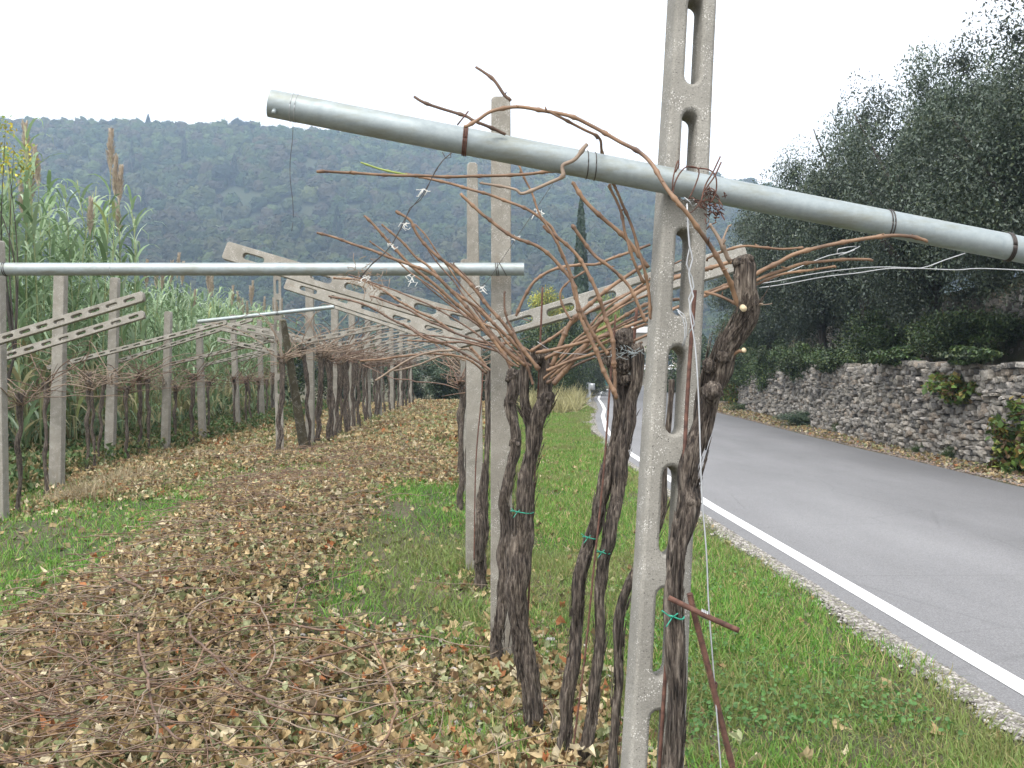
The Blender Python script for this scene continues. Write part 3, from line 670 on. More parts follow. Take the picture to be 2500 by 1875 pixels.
for k in range(3):
    b.add(*tube([c0+Vector((math.cos(a)*.0085, math.sin(a)*.0085, k*.003+.003*math.sin(a))) for a in [q*math.pi/6 for q in range(13)]], .0014, 5, .01))
b.build('tie', m_rust, ean)

# ------------------------------------------------------------------ the near vines
def ground_pt(v):
    return Vector((v.x, v.y, float(hgt(np.array([v.x]), np.array([v.y]))[0])))
def vine(label, trunks, canes, Y, ties=(), rods=(), knobs=(), seed=0):
    g = PV(trunks[0][0][0][0], trunks[0][0][0][1], Y); g = ground_pt(g)
    e = empty('grapevine', g); tag(e, label, 'grapevine', 'old grapevines of the near row')
    B = MB()
    for ti, (pts, w) in enumerate(trunks):
        P_ = [PV(p[0], p[1], (p[2] if len(p) > 2 else Y)) for p in pts]
        if ti == 0 or P_[0].z < .12: P_[0].z = min(P_[0].z, -.04) if P_[0].z < .12 else P_[0].z
        rr = [q*K/2500*Y/2 for q in w]
        B.add(*tube(P_, rr, 26, .010, bark=.42, wig=.012, seed=seed+ti*3))
        rng = random.Random(seed+ti)                       # loose strips of bark
        for q in range(int(len(P_)*11)):
            i = rng.randrange(max(1, len(P_)-4)); f = rng.random(); c = P_[i].lerp(P_[i+1], f); r_ = rr[min(i, len(rr)-1)]
            an = rng.uniform(math.pi, 2*math.pi); o_ = Vector((math.cos(an), math.sin(an), 0)); d_ = (P_[i+1]-P_[i]).normalized()
            l_ = rng.uniform(.03, .11)
            B.add(*tube([c+o_*r_*.95, c+o_*r_*1.08+d_*l_*.5, c+o_*r_*(1.12+rng.random()*.25)+d_*l_], [.0018, .0016, .0006], 4, .03))
    for (kx, ky, kr, *kz) in knobs:
        c = PV(kx, ky, kz[0] if kz else Y); r_ = kr*K/2500*Y
        rng = random.Random(int(kx))
        for q in range(7):
            d_ = Vector((rng.uniform(-1, 1), rng.uniform(-1, .2), rng.uniform(-1, 1))).normalized()
            B.add(*tube([c-d_*r_*.7, c, c+d_*r_*.85], [r_*.4, r_*.72, r_*.3], 16, .006, bark=.8, seed=int(kx)+q))
    B.build('trunk', m_bark, e)
    for i, cn in enumerate(canes):
        pts, w = cn[0], cn[1]; mat = cn[2] if len(cn) > 2 and cn[2] else m_cane
        P_ = [PV(p[0], p[1], p[2] if len(p) > 2 else Y) for p in pts]
        ws = w if isinstance(w, (list, tuple)) else [w, w*.8]
        V, F = tube(P_, [q*.84*K/2500*P_[0].y/2 for q in ws], 9, .006, node=.5, wig=.011, seed=seed*7+i)
        B2 = MB(); B2.add(V, F)
        rng = random.Random(seed*31+i); C_, _ = spline(P_, .09)
        for q in range(1, len(C_)-1):
            if rng.random() < .45:
                d_ = Vector((rng.uniform(-1, 1), rng.uniform(-1, .5), rng.uniform(-.2, 1))).normalized()*rng.uniform(.006, .016)
                B2.add(*tube([Vector(C_[q]), Vector(C_[q])+d_], [.0028, .0012], 5, .01))
        B2.build('cane', mat, e)
    for (tx, ty, tw, *tz) in ties:
        c = PV(tx, ty, tz[0] if tz else Y); r_ = tw*K/2500*Y/2; b = MB()
        pts = [c+Vector((math.cos(a)*r_*1.12, math.sin(a)*r_*1.12, .005*math.sin(a*2))) for a in [q*math.pi/8 for q in range(17)]]
        b.add(*tube(pts, .0022, 6, .01))
        f_ = c+Vector((-r_*.5, -r_*1.2, .0)); 
        for dd in ((-.025, -.01, .02), (-.015, -.01, -.018), (.012, -.012, .014)): b.add(*tube([f_, f_+Vector(dd)], .0016, 5, .01))
        b.build('plastic_tie', m_green, e)
    return e
def stake(pts, Y, w, label):
    P_ = [PV(p[0], p[1], p[2] if len(p) > 2 else Y) for p in pts]
    V, F = tube(P_, w*K/2500*Y/2, 8, .03)
    tag(mk('iron_stake', V, F, m_rust, origin=ground_pt(P_[0])), label, 'stake', 'thin rusty stakes beside the vines')
# A: right of the near post
tA = [([(1430, 2150, 2.42), (1445, 1850, 2.42), (1452, 1659, 2.42), (1463, 1530, 2.42), (1461, 1386, 2.42), (1456, 1314, 2.42), (1459, 1242, 2.42), (1470, 1152, 2.43), (1484, 1080, 2.45), (1501, 998, 2.46), (1518, 913, 2.47), (1530, 849, 2.47), (1542, 800, 2.47), (1562, 751, 2.46), (1592, 706, 2.45), (1610, 672, 2.44), (1604, 623, 2.44), (1607, 575, 2.44), (1602, 556, 2.44)],
       [44, 40, 37, 35, 36, 32, 36, 38, 42, 38, 40, 50, 58, 44, 40, 36, 38, 42, 34])]
cA = [([(1604, 664, 2.43), (1583, 622, 2.41), (1560, 585, 2.38), (1530, 525, 2.36), (1470, 448, 2.34), (1430, 392, 2.36), (1385, 328, 2.4), (1340, 300, 2.42), (1280, 270, 2.43), (1235, 248, 2.43), (1180, 238, 2.43), (1120, 231, 2.43), (1063, 240, 2.43), (1030, 260, 2.43), (1003, 274, 2.43)], [13, 11, 10, 9.5, 8.5]),
      ([(1180, 239, 2.43), (1225, 262, 2.45), (1262, 282, 2.47), (1290, 300, 2.5), (1305, 330, 2.56), (1328, 395, 2.6), (1345, 440, 2.6), (1368, 505, 2.6), (1385, 570, 2.6), (1396, 630, 2.62), (1410, 690, 2.62)], [7, 7.5, 8.5]),
      ([(1030, 145, 2.43), (1048, 158, 2.43), (1068, 176, 2.43), (1088, 208, 2.43), (1103, 218, 2.43)], [6, 8, 9], m_caned),
      ([(895, 209, 2.46), (925, 226, 2.46), (1005, 251, 2.47), (1030, 265, 2.47), (1092, 290, 2.5)], [7, 8.5], m_caned),
      ([(1268, 312, 2.45), (1245, 342, 2.45), (1218, 356, 2.45), (1219, 378, 2.45), (1195, 392, 2.46), (1138, 416, 2.47), (1123, 408, 2.47), (1091, 401, 2.48), (1042, 394, 2.49)], [10, 10, 8, 6], m_canep),
      ([(1318, 398, 2.6), (1342, 455, 2.6), (1349, 505, 2.6), (1366, 560, 2.6), (1392, 610, 2.62)], [7, 8]),
      ([(1612, 612, 2.44), (1640, 590, 2.44), (1680, 570, 2.43), (1720, 548, 2.42), (1800, 526, 2.41), (1900, 510, 2.4), (1960, 512, 2.4), (2002, 522, 2.4)], [12, 10, 8.5]),
      ([(1614, 618, 2.44), (1650, 600, 2.44), (1700, 580, 2.44), (1740, 567, 2.44), (1800, 564, 2.44), (1885, 563, 2.44)], [9, 8, 7]),
      ([(1614, 624, 2.46), (1690, 592, 2.46), (1760, 583, 2.46), (1805, 577, 2.46)], [7, 5.5]),
      ([(1578, 565, 2.44), (1562, 530, 2.43), (1548, 505, 2.43), (1534, 484, 2.43)], [12, 10, 8], m_canep),
      ([(1562, 545, 2.44), (1566, 520, 2.44), (1580, 486, 2.44)], [6, 5], m_canep),
      ([(1598, 655, 2.46), (1560, 640, 2.48), (1527, 634, 2.52)], [8, 7]),
      ([(1580, 772, 2.45), (1590, 766, 2.44), (1606, 758, 2.43)], [10, 9]),
      ([(1527, 563, 2.52), (1599, 534, 2.5), (1640, 533, 2.5), (1687, 538, 2.5), (1735, 536, 2.5)], [6, 6]),
      ([(1625, 655, 2.42), (1640, 657, 2.42), (1668, 655, 2.42)], [3, 2], m_canep)]
vA = vine('gnarled vine in front of the near post with a twisted head right of it', tA, cA, 2.44, ties=[(1457, 1330, 36, 2.42)], knobs=[(1494, 1085, 22, 2.44), (1538, 845, 24), (1530, 790, 18), (1618, 560, 13), (1592, 568, 12), (1596, 600, 13), (1618, 670, 14), (1560, 770, 15)], seed=2)
V, F = tube([PV(1604, 664, 2.42), PV(1607, 667, 2.405)], .0075, 12, .01); mk('cut_end', V, F, m_cut, vA)
V, F = tube([PV(1606, 757, 2.43), PV(1608, 756, 2.427)], .006, 12, .01); mk('cut_end', V, F, m_cut, vA)
stake([(1400, 2080, 2.44), (1428, 1600, 2.44), (1445, 1368, 2.44), (1470, 1150, 2.45), (1484, 870, 2.46), (1501, 627, 2.47)], 2.45, 9, 'rusty stake running up the face of the near post')
# B: forked vine with its strand
tB = [([(1155, 1625, 4.43), (1153, 1590, 4.43), (1151, 1494, 4.43), (1137, 1404, 4.43), (1119, 1330, 4.43), (1117, 1278, 4.43), (1121, 1206, 4.43), (1128, 1134, 4.43), (1135, 1080, 4.43), (1138, 1041, 4.43), (1151, 977, 4.43), (1158, 926, 4.43), (1168, 900, 4.43), (1181, 870, 4.43), (1183, 836, 4.43), (1181, 794, 4.43), (1174, 768, 4.43)],
       [42, 38, 38, 34, 38, 42, 44, 46, 38, 34, 30, 34, 34, 36, 28, 30, 34]),
      ([(1156, 930, 4.43), (1140, 900, 4.43), (1127, 860, 4.43), (1128, 815, 4.43), (1136, 770, 4.43)], [24, 20, 20, 22, 24]),
      ([(1117, 1395, 4.45), (1125, 1455, 4.45), (1134, 1500, 4.44), (1142, 1560, 4.44)], [20, 17, 15, 13]),
      ([(1119, 1320, 4.45), (1114, 1360, 4.45), (1116, 1400, 4.45)], [20, 20, 19])]
def px(l, Y): return [(x, y, Y) for x, y in l]
lB = [(px([(1108, 790), (1055, 722), (1010, 662), (960, 612), (925, 588), (870, 565), (828, 552), (752, 521), (684, 503)], 4.2), [9, 8, 6]),
      (px([(1135, 790), (1085, 745), (1040, 702), (989, 661), (944, 619), (893, 577), (838, 520), (787, 467)], 4.25), [9, 8, 6.5]),
      (px([(1140, 770), (1080, 708), (1027, 661), (963, 619), (928, 577), (899, 555), (867, 517), (825, 484)], 4.35), [8, 7, 5.5]),
      (px([(1160, 800), (1110, 722), (1056, 661), (1011, 613), (976, 577), (937, 545), (899, 507), (883, 475), (855, 455)], 4.15), [9, 8, 7]),
      (px([(1330, 860), (1296, 777), (1270, 725), (1255, 675), (1236, 612), (1202, 566), (1161, 533), (1107, 512), (1060, 475), (1037, 459), (995, 418)], 3.9), [11, 9, 8]),
      (px([(1328, 794), (1326, 738), (1309, 687), (1296, 644), (1270, 585), (1245, 550), (1211, 516), (1176, 487)], 3.95), [11, 9.5, 8]),
      (px([(1315, 765), (1280, 720), (1245, 650), (1224, 585), (1200, 510), (1180, 481), (1139, 453), (1056, 421), (969, 398), (876, 376)], 4.0), [9, 8, 6.5]),
      (px([(880, 377), (830, 366), (780, 351)], 4.0), [6, 4.5], m_caneg),
      (px([(1290, 380), (1197, 371), (1123, 379), (988, 384), (899, 379), (819, 374), (684, 371)], 2.75), [8, 7]),
      (px([(1120, 357), (1133, 386), (1155, 421), (1171, 472), (1212, 539), (1234, 600), (1260, 690)], 3.6), [5, 6], m_cane),
      (px([(1235, 395), (1262, 430), (1300, 470), (1356, 521), (1400, 578)], 3.0), [10, 11]),
      (px([(1118, 682), (1135, 640), (1160, 603), (1200, 580), (1250, 572), (1290, 571), (1330, 555), (1405, 528)], 4.2), [8, 7]),
      (px([(1236, 487), (1253, 512), (1287, 550), (1321, 576), (1360, 619), (1377, 653), (1396, 695)], 3.8), [9, 8]),
      (px([(1091, 629), (1095, 683), (1117, 734), (1138, 794), (1150, 830)], 4.3), [5, 7], m_caned),
      (px([(1195, 830), (1250, 765), (1290, 700), (1345, 652), (1400, 620), (1500, 588), (1605, 556)], 4.2), [14, 12, 10]),
      (px([(1190, 790), (1220, 720), (1237, 690), (1280, 650), (1330, 610), (1392, 572)], 4.3), [13, 11, 9]),
      (px([(1180, 775), (1240, 742), (1320, 700), (1400, 655), (1500, 640), (1610, 598)], 4.25), [9, 8]),
      (px([(1160, 762), (1250, 742), (1330, 716), (1400, 690), (1520, 640), (1615, 605)], 4.1), [9, 7]),
      (px([(1180, 800), (1240, 776), (1330, 750), (1400, 722), (1440, 706)], 4.1), [8, 7]),
      (px([(1150, 760), (1230, 700), (1300, 660), (1380, 625), (1450, 600), (1530, 584)], 4.4), [8, 6]),
      (px([(1236, 690), (1215, 640), (1230, 612), (1265, 585)], 4.2), [6, 5]),
      (px([(1120, 740), (1060, 742), (1000, 728), (940, 700), (880, 668), (800, 640)], 4.6), [6, 5], m_caned),
      (px([(1110, 770), (1050, 752), (1000, 740), (930, 735), (870, 700)], 4.7), [6, 5], m_caned),
      (px([(1060, 800), (1010, 770), (960, 742), (905, 720), (850, 690), (780, 655), (710, 640)], 6.5), [7, 5], m_caned),
      (px([(1050, 790), (1000, 735), (940, 690), (870, 655), (800, 612), (720, 600)], 6.6), [7, 5]),
      (px([(1055, 800), (1020, 760), (980, 755), (900, 770), (810, 822)], 6.6), [7, 5], m_canep),
      (px([(1050, 806), (1000, 772), (930, 765), (870, 770), (780, 780)], 6.7), [6, 5], m_cane)]
# extra thin canes of the fan
rx9 = random.Random(99); fan = []
for q in range(9):
    x0_, y0_ = rx9.uniform(1110, 1180), rx9.uniform(765, 800); an = math.radians(rx9.uniform(118, 172)); ln = rx9.uniform(200, 430); up = rx9.uniform(.0, .25)
    fan.append((px([(x0_, y0_), (x0_+math.cos(an)*ln*.35, y0_-math.sin(an)*ln*.35-ln*up*.2), (x0_+math.cos(an)*ln*.7, y0_-math.sin(an)*ln*.7-ln*up*.15), (x0_+math.cos(an)*ln, y0_-math.sin(an)*ln+rx9.uniform(-10, 25))], 4.4+rx9.uniform(-.3, .9)), [5, 3.5], rx9.choice((m_caned, m_cane, m_caned))))
for q in range(8):
    x0_, y0_ = rx9.uniform(1175, 1215), rx9.uniform(765, 830); an = math.radians(rx9.uniform(22, 42)); ln = rx9.uniform(200, 430)
    fan.append((px([(x0_, y0_), (x0_+math.cos(an)*ln*.35, y0_-math.sin(an)*ln*.42), (x0_+math.cos(an)*ln*.7, y0_-math.sin(an)*ln*.72), (x0_+math.cos(an)*ln, y0_-math.sin(an)*ln*.92)], 4.3+rx9.uniform(-.2, .5)), [6.5, 4.5], rx9.choice((m_caned, m_cane))))
vB = vine('forked Y-shaped vine standing in leaf litter right of the flat-topped post', tB, lB[:4]+lB[13:23]+fan, 4.43, ties=[(1128, 1104, 46)], knobs=[(1170, 768, 22), (1181, 860, 20), (1137, 775, 16), (1119, 1200, 20), (1152, 772, 12)], seed=5)
# C: pair leaning right
tC = [([(1205, 1690, 4.1), (1207, 1659, 4.1), (1222, 1584, 4.1), (1229, 1494, 4.1), (1240, 1404, 4.1), (1243, 1332, 4.1), (1250, 1260, 4.1), (1268, 1188, 4.1), (1286, 1134, 4.1), (1297, 1080, 4.1), (1313, 998, 4.12), (1331, 950, 4.12), (1341, 892, 4.12), (1340, 830, 4.12), (1330, 780, 4.12), (1345, 730, 4.12)],
       [32, 28, 27, 28, 25, 28, 26, 28, 28, 25, 26, 28, 34, 34, 36, 34]),
      ([(1250, 1690, 4.05), (1260, 1640, 4.05), (1279, 1530, 4.05), (1283, 1476, 4.05), (1294, 1404, 4.05), (1295, 1340, 4.05), (1297, 1296, 4.05), (1301, 1224, 4.05), (1312, 1170, 4.05), (1317, 1120, 4.05), (1333, 1063, 4.07), (1343, 998, 4.07), (1352, 945, 4.07), (1361, 892, 4.08), (1368, 849, 4.08), (1373, 785, 4.08), (1371, 750, 4.08)],
       [28, 26, 25, 27, 26, 22, 22, 22, 24, 24, 28, 28, 32, 30, 30, 28, 24])]
vC = vine('pair of twisted trunks leaning right to one shaggy head, left of the near post', tC, [lB[4], lB[5], lB[6], lB[7], lB[8], lB[9], lB[10], lB[11], lB[12]]+[(px([(1326, 850), (1330, 800), (1326, 740)], 4.05), [9, 8])], 4.1,
     ties=[(1275, 1160, 30), (1304, 1192, 26, 4.05)], knobs=[(1345, 735, 26), (1362, 755, 18), (1322, 775, 20), (1345, 790, 22), (1347, 950, 18), (1350, 820, 16)], seed=9)
b = MB()
for q in range(16):
    x2, y2 = R.uniform(1315, 1378), R.gauss(762, 6); pts = [(x2, y2)]
    for _ in range(4): x2 += R.uniform(-14, 14); y2 += R.uniform(-9, 9); pts.append((x2, y2))
    b.add(*tube([PV(a_, b_, 3.98) for a_, b_ in pts], .0011, 5, .02))
b.build('wire_tie', m_pipe, vC)
stake([(1236, 1640), (1240, 1602), (1265, 1404), (1283, 1224), (1304, 1020), (1317, 841), (1330, 679)], 4.0, 4.5, 'thin rusty stake between the two leaning trunks')
stake([(1368, 860), (1368, 760), (1376, 664)], 4.2, 7, 'short stub of rod standing out of the shaggy vine head')
stake([(1130, 1590), (1142, 1292), (1150, 1134), (1158, 960), (1172, 620)], 4.5, 4.5, 'thin rusty stake against the forked vine')
# D behind the near post, E beside the flat-topped post, F, G, H further along
vine('dark thin vine glimpsed at the left edge and through the slots of the near post', [([(1318, 1800, 3.3), (1328, 1659, 3.3), (1331, 1500, 3.3), (1340, 1350, 3.3), (1368, 1250, 3.3), (1405, 1180, 3.3), (1430, 1110, 3.3), (1438, 1040, 3.3), (1441, 950, 3.3), (1450, 820, 3.3)], [26, 22, 20, 20, 18, 16, 14, 12, 12, 14])], [], 3.3, seed=12)
vine('dark vine pressed against the right side of the flat-topped post', [([(1084, 1440, 5.45), (1078, 1400, 5.4), (1076, 1375, 5.4), (1085, 1278, 5.4), (1088, 1206, 5.4), (1094, 1116, 5.4), (1092, 1084, 5.4), (1108, 998, 5.4), (1113, 956, 5.4), (1107, 900, 5.4), (1104, 860, 5.4), (1108, 800, 5.4)], [26, 26, 26, 20, 22, 22, 22, 20, 24, 22, 20, 22])],
     [(px([(1106, 800), (1090, 760), (1060, 700), (1010, 650)], 5.4), [6, 4], m_caned)], 5.4, knobs=[(1113, 955, 14), (1107, 815, 14), (1100, 870, 12)], seed=14)
vine('vine pair with a wide foot between the flat-topped post and the rough one', [([(1040, 1250, 7.3), (1036, 1200, 7.3), (1046, 1130, 7.3), (1048, 1050, 7.3), (1052, 960, 7.3), (1054, 860, 7.3), (1056, 800, 7.3)], [20, 24, 18, 13, 12, 12, 14]),
     ([(1037, 1215, 7.25), (1035, 1150, 7.25), (1037, 1080, 7.3), (1045, 1000, 7.3)], [16, 16, 12, 8])], lB[23:], 7.3, seed=16)
vine('dark straight vine climbing the rough concrete post', [([(1020, 1160, 8.7), (1016, 1100, 8.7), (1012, 1000, 8.7), (1014, 900, 8.7), (1012, 800, 8.7), (1013, 770, 8.7)], [18, 15, 13, 13, 13, 16])],
     [(px([(1013, 775), (980, 750), (930, 738), (880, 735)], 8.7), [5, 4]), (px([(1013, 780), (960, 768), (900, 790), (850, 800)], 8.7), [5, 4], m_canep), (px([(1014, 770), (1040, 700), (1080, 660)], 8.7), [5, 4])], 8.7, seed=18)
stake([(1024, 1210), (1028, 1000), (1040, 860), (1043, 800)], 7.0, 3, 'thin rusty stake leaning by the wide-footed vine pair')
# ------------------------------------------------------------------ far vines: a few trunk and cane meshes, copied
def far_variant(seed):
    r = random.Random(seed); P_ = [Vector((0, 0, -.12))]; x = y = 0; h = r.uniform(1.28, 1.45); n = 8
    for i in range(1, n+1): x += r.uniform(-.05, .05); y += r.uniform(-.04, .04); P_.append(Vector((x, y, h*i/n)))
    B = MB(); B.add(*tube(P_, [.058]+[r.uniform(.030, .050) for _ in range(n-2)]+[.05, .06], 12, .03, bark=.35, seed=seed))
    if r.random() < .3:
        Q = [P_[0]+Vector((.05, .05, 0))]+[p+Vector((r.uniform(.03, .07), r.uniform(-.05, .05), 0)) for p in P_[1:-1]]+[P_[-1]]
        B.add(*tube(Q, [.035, .026, .03, .028, .03], 10, .03, bark=.35, seed=seed+1))
    for q in range(4):
        d = Vector((r.uniform(-1, 1), r.uniform(-1, 1), r.uniform(0, .8))).normalized()*.11; B.add(*tube([P_[-1]-d*.2, P_[-1]+d], [.045, .02], 8, .02, bark=.5, seed=seed+q))
    tr = B
    C1 = MB()
    for q in range(r.randint(6, 9)):
        sgn = -1 if q % 2 else 1; a = r.gauss(0, .6); l = r.uniform(.4, 1.15)
        d = Vector((sgn*math.cos(a), math.sin(a), 0)); p0 = P_[-1]+Vector((r.uniform(-.05, .05), r.uniform(-.05, .05), r.uniform(-.08, .05)))
        up = r.uniform(.15, .95) if q % 3 else r.uniform(0, .3); dr = r.uniform(-.3, .5)
        pts = [p0, p0+d*l*.3+Vector((0, 0, up*.5)), p0+d*l*.65+Vector((0, 0, up*.8)), p0+d*l+Vector((0, 0, up*.8+dr*.35))]
        C1.add(*tube(pts, [.0075, .006, .0045], 5, .08, wig=.03, seed=seed+q))
    for q in range(9):
        p0 = P_[-1]+Vector((0, 0, -.05)); pts = [p0]; p = p0.copy()
        for _ in range(3): p = p+Vector((r.uniform(-.22, .22), r.uniform(-.22, .22), r.uniform(-.06, .16))); pts.append(p)
        C1.add(*tube(pts, [.006, .003], 4, .08, seed=q))
    return tr, C1
variants = []
for s_ in range(7):
    tr, cn = far_variant(100+s_); e = None
    a = tr.build('trunk', m_bark); b_ = cn.build('cane_tangle', m_caned if s_ % 3 else m_canep)
    variants.append((a, b_))
used = set()
def far_vine(X, Y, rz, label, group, hs=1.0, th=.66):
    k = R.randrange(7); g = float(hgt(np.array([X]), np.array([Y]))[0])
    e = empty('grapevine', (X, Y, g), rz); e.scale = (1, 1, hs); tag(e, label, 'grapevine', group)
    for o in variants[k]:
        if k in used: o = o.copy(); S.collection.objects.link(o)
        o.parent = e; o.scale = (th, th, 1) if o.name.startswith('trunk') else (1, 1, 1)
    used.add(k)
def mx_(Y): return np.interp(Y, [14.6, 18.2, 21, 24, 27, 30, 33, 36, 42], [-3.0, -3.1, -3.28, -3.38, -3.49, -3.53, -3.56, -3.58, -3.6])
Yv = [14.3, 15.0, 15.45, 16.0, 16.5, 17.1, 17.5, 18.0, 18.7, 19.3, 19.9, 20.6, 21.3, 21.9, 22.8, 23.4, 24.2, 24.9, 25.6, 26.4, 27.2, 28, 28.9, 29.9, 31, 32.2, 33.5, 34.8, 36.2]
for i, Y in enumerate(Yv):
    X = float(mx_(Y))+(.05 if i else 0)
    if i == 0: X = -3.28
    far_vine(X+R.uniform(-.05, .05), Y, R.uniform(-.3, .3)+(0 if R.random() < .5 else math.pi), f'dark vine of the middle row, {od[i]} counted from the slotted end post', 'vines of the middle row', R.uniform(.95, 1.05))
lv = [(38, 1100, 9.9), (100, 1062, 11.4), (187, 1030, 13), (203, 1026, 13.3), (214, 1012, 13.8), (276, 1003, 14.6), (300, 998, 15.2), (322, 985, 15.8), (352, 978, 16.6), (376, 972, 17.2), (412, 960, 18.2), (452, 950, 19.5), (505, 935, 21.5), (530, 926, 22.5), (541, 920, 23.4), (556, 912, 25), (578, 903, 27), (587, 898, 28.5)]
for i, (vx, vy, Y) in enumerate(lv):
    p = PV(vx, vy, Y); far_vine(p.x, Y, R.uniform(-.4, .4)+(0 if R.random() < .6 else math.pi), f'thin dark vine trunk before the reeds, {od[i]} from the left edge', 'vines of the left row', R.uniform(.80, .9), .55)
# far vines of the near row, hidden behind its first posts
for i, (Y, X) in enumerate([(10.3, -.52), (12.8, -.66), (15.5, -.75), (18, -.8)]):
    far_vine(X, Y, R.uniform(-.3, .3), f'vine of the near row behind the thin hidden post, {od[i]} going back', 'old grapevines far down the near row', .98)

# ------------------------------------------------------------------ reeds
def reed_leaf(rr, base, yaw, L, w, droop, lift):
    n = 6; V = []; d = np.array([math.cos(yaw), math.sin(yaw)]); s = np.array([-d[1], d[0]]); hx_ = 0; z = 0; a = lift
    for i in range(n+1):
        t_ = i/n; ww = w*(.75+.6*t_ if t_ < .3 else .93*(1-(t_-.3)/.7)**.8+.02)
        c = np.array([base[0]+d[0]*hx_, base[1]+d[1]*hx_, base[2]+z])
        V.append(c+np.array([*(s*ww/2), 0])+np.array([0, 0, .25*ww])); V.append(c-np.array([*(s*ww/2), 0])+np.array([0, 0, .25*ww*rr.random()]))
        hx_ += L/n*math.cos(a); z += L/n*math.sin(a); a -= droop/n*(.5+1.6*t_)
    return V, [[2*i, 2*i+1, 2*i+3, 2*i+2] for i in range(n)]
lc = np.array([[0.26, 0.37, 0.20], [0.35, 0.46, 0.28], [0.17, 0.26, 0.12], [0.50, 0.60, 0.42], [0.34, 0.38, 0.15], [0.45, 0.40, 0.22]])
def reed_parts(seed, H, plume):
    r = random.Random(seed); st = MB(); V_ = []; F_ = []; C_ = []; n = 0
    lean = (r.uniform(-.35, .35), r.uniform(-.3, .3)); P_ = [Vector((lean[0]*(q/5)**2, lean[1]*(q/5)**2, H*q/5-.1*(q == 0))) for q in range(6)]
    st.add(*tube(P_, [.013, .011, .005], 6, .4)); z = .2
    while z < H-.05:
        f = z/H; c = (lean[0]*f*f, lean[1]*f*f, z); dry = z < 1.0+r.random()*.4
        L = r.uniform(.5, .85)*(1 if f < .9 else .7); V, F = reed_leaf(r, c, r.uniform(0, 6.3), L, r.uniform(.038, .07), r.uniform(1.6, 3.4), r.uniform(.75, 1.4))
        V_ += V; F_ += [[i+n for i in q] for q in F]; n += len(V)
        cc = lc[5] if dry and r.random() < .5 else lc[min(4, int(abs(r.gauss(0, 1.7))))]; C_ += [cc*r.uniform(.75, 1.2)]*len(V)
        z += r.uniform(.08, .16)
    pl = None
    if plume:
        pv_ = []; pf = []; m = 0; top = P_[-1]; st.add(*tube([top, top+Vector((lean[0]*.1, 0, .45))], [.005, .003], 5, .2))
        for q in range(220):
            t_ = r.random(); c = top+Vector((lean[0]*.1+.05*t_, 0, .22+t_*.5)); a = r.uniform(0, 6.3); rad = .055*math.sin(min(1, t_*1.25+.12)*2.6)+.01
            e_ = Vector((math.cos(a)*rad, math.sin(a)*rad, .10)); s_ = Vector((-math.sin(a), math.cos(a), 0))*.010
            pv_ += [c-s_, c+s_, c+e_+s_*.5, c+e_-s_*.5]; pf.append([m, m+1, m+2, m+3]); m += 4
        pl = (pv_, pf)
    return st, (V_, F_, C_), pl
m_stem = M('reed_stem', flat((0.26, 0.30, 0.14), .6)); m_plume = M('reed_plume', flat((0.46, 0.38, 0.30), .95, 0, 20, .3))
RV = []
for k in range(8):
    st, (V, F, C_), pl = reed_parts(300+k, [3.3, 3.6, 3.1, 3.5, 3.0, 3.4, 3.2, 3.55][k], k % 2 == 0)
    a = st.build('stalk', m_stem); b_ = mk('leaves', V, F, m_leaf, col=np.array(C_)); c_ = mk('plume', pl[0], pl[1], m_plume) if pl else None
    RV.append([a, b_, c_])
usedr = set()
def reed(X, Y, rz, s, label, k):
    g = float(hgt(np.array([X]), np.array([Y]))[0]); e = empty('giant_reed', (X, Y, g), rz); e.scale = (s, s, s); tag(e, label, 'reed', 'tall reeds behind the left row')
    for o in RV[k]:
        if o is None: continue
        if k in usedr: o = o.copy(); S.collection.objects.link(o)
        o.parent = e
    usedr.add(k)
def reed_x(Y): return -6.75-.03*(Y-14)
cnt = 0
fr_ = [(14.2+i*.27+R.uniform(-.1, .1)) for i in range(74)]
for i, Y in enumerate(fr_):
    X = reed_x(Y)-R.uniform(0, .7); s_ = 1.24*R.uniform(.9, 1.1) if Y < 19.5 else R.uniform(.86, .98)
    k = R.randrange(8)
    reed(X, Y, R.uniform(0, 6.28), s_, f'reed {i+1} along the front edge, '+('brown-plumed, ' if k % 2 == 0 else 'no plume, ')+('in the near tall stand' if Y < 19.5 else 'in the lower stand farther back'), k)
parts = []; stv = []; stf = []; sn = 0
MV = []
for k in range(4):
    _, (V, F, C_), _ = reed_parts(400+k, 3.5, False); MV.append((np.array(V), np.array(F), np.array(C_)))
for k in range(4):
    nn = 170; Y = NR.uniform(12, 37, nn); X = reed_x(Y)-.6-NR.random(nn)**1.3*4.2; s_ = np.where(Y < 19.5, 1.16, .92)*NR.uniform(.85, 1.1, nn)
    T = xform(np.stack([X, Y, hgt(X, Y)], -1), s_, NR.random(nn)*6.3, NR.normal(size=nn)*.06, NR.normal(size=nn)*.06)
    v, f, c = ribbon_inst(MV[k][0], MV[k][1], T, np.ones((nn, 3))); c = np.tile(MV[k][2], (nn, 1))*np.repeat(NR.uniform(.8, 1.15, nn), len(MV[k][0]))[:, None]; parts.append((v, f, c))
V_, F_, C_ = joinarr(parts); tag(mk('reed_bed', V_, F_, m_leaf, col=C_), 'dense mass of giant reed leaves behind the front stalks', 'reeds', kind='stuff')
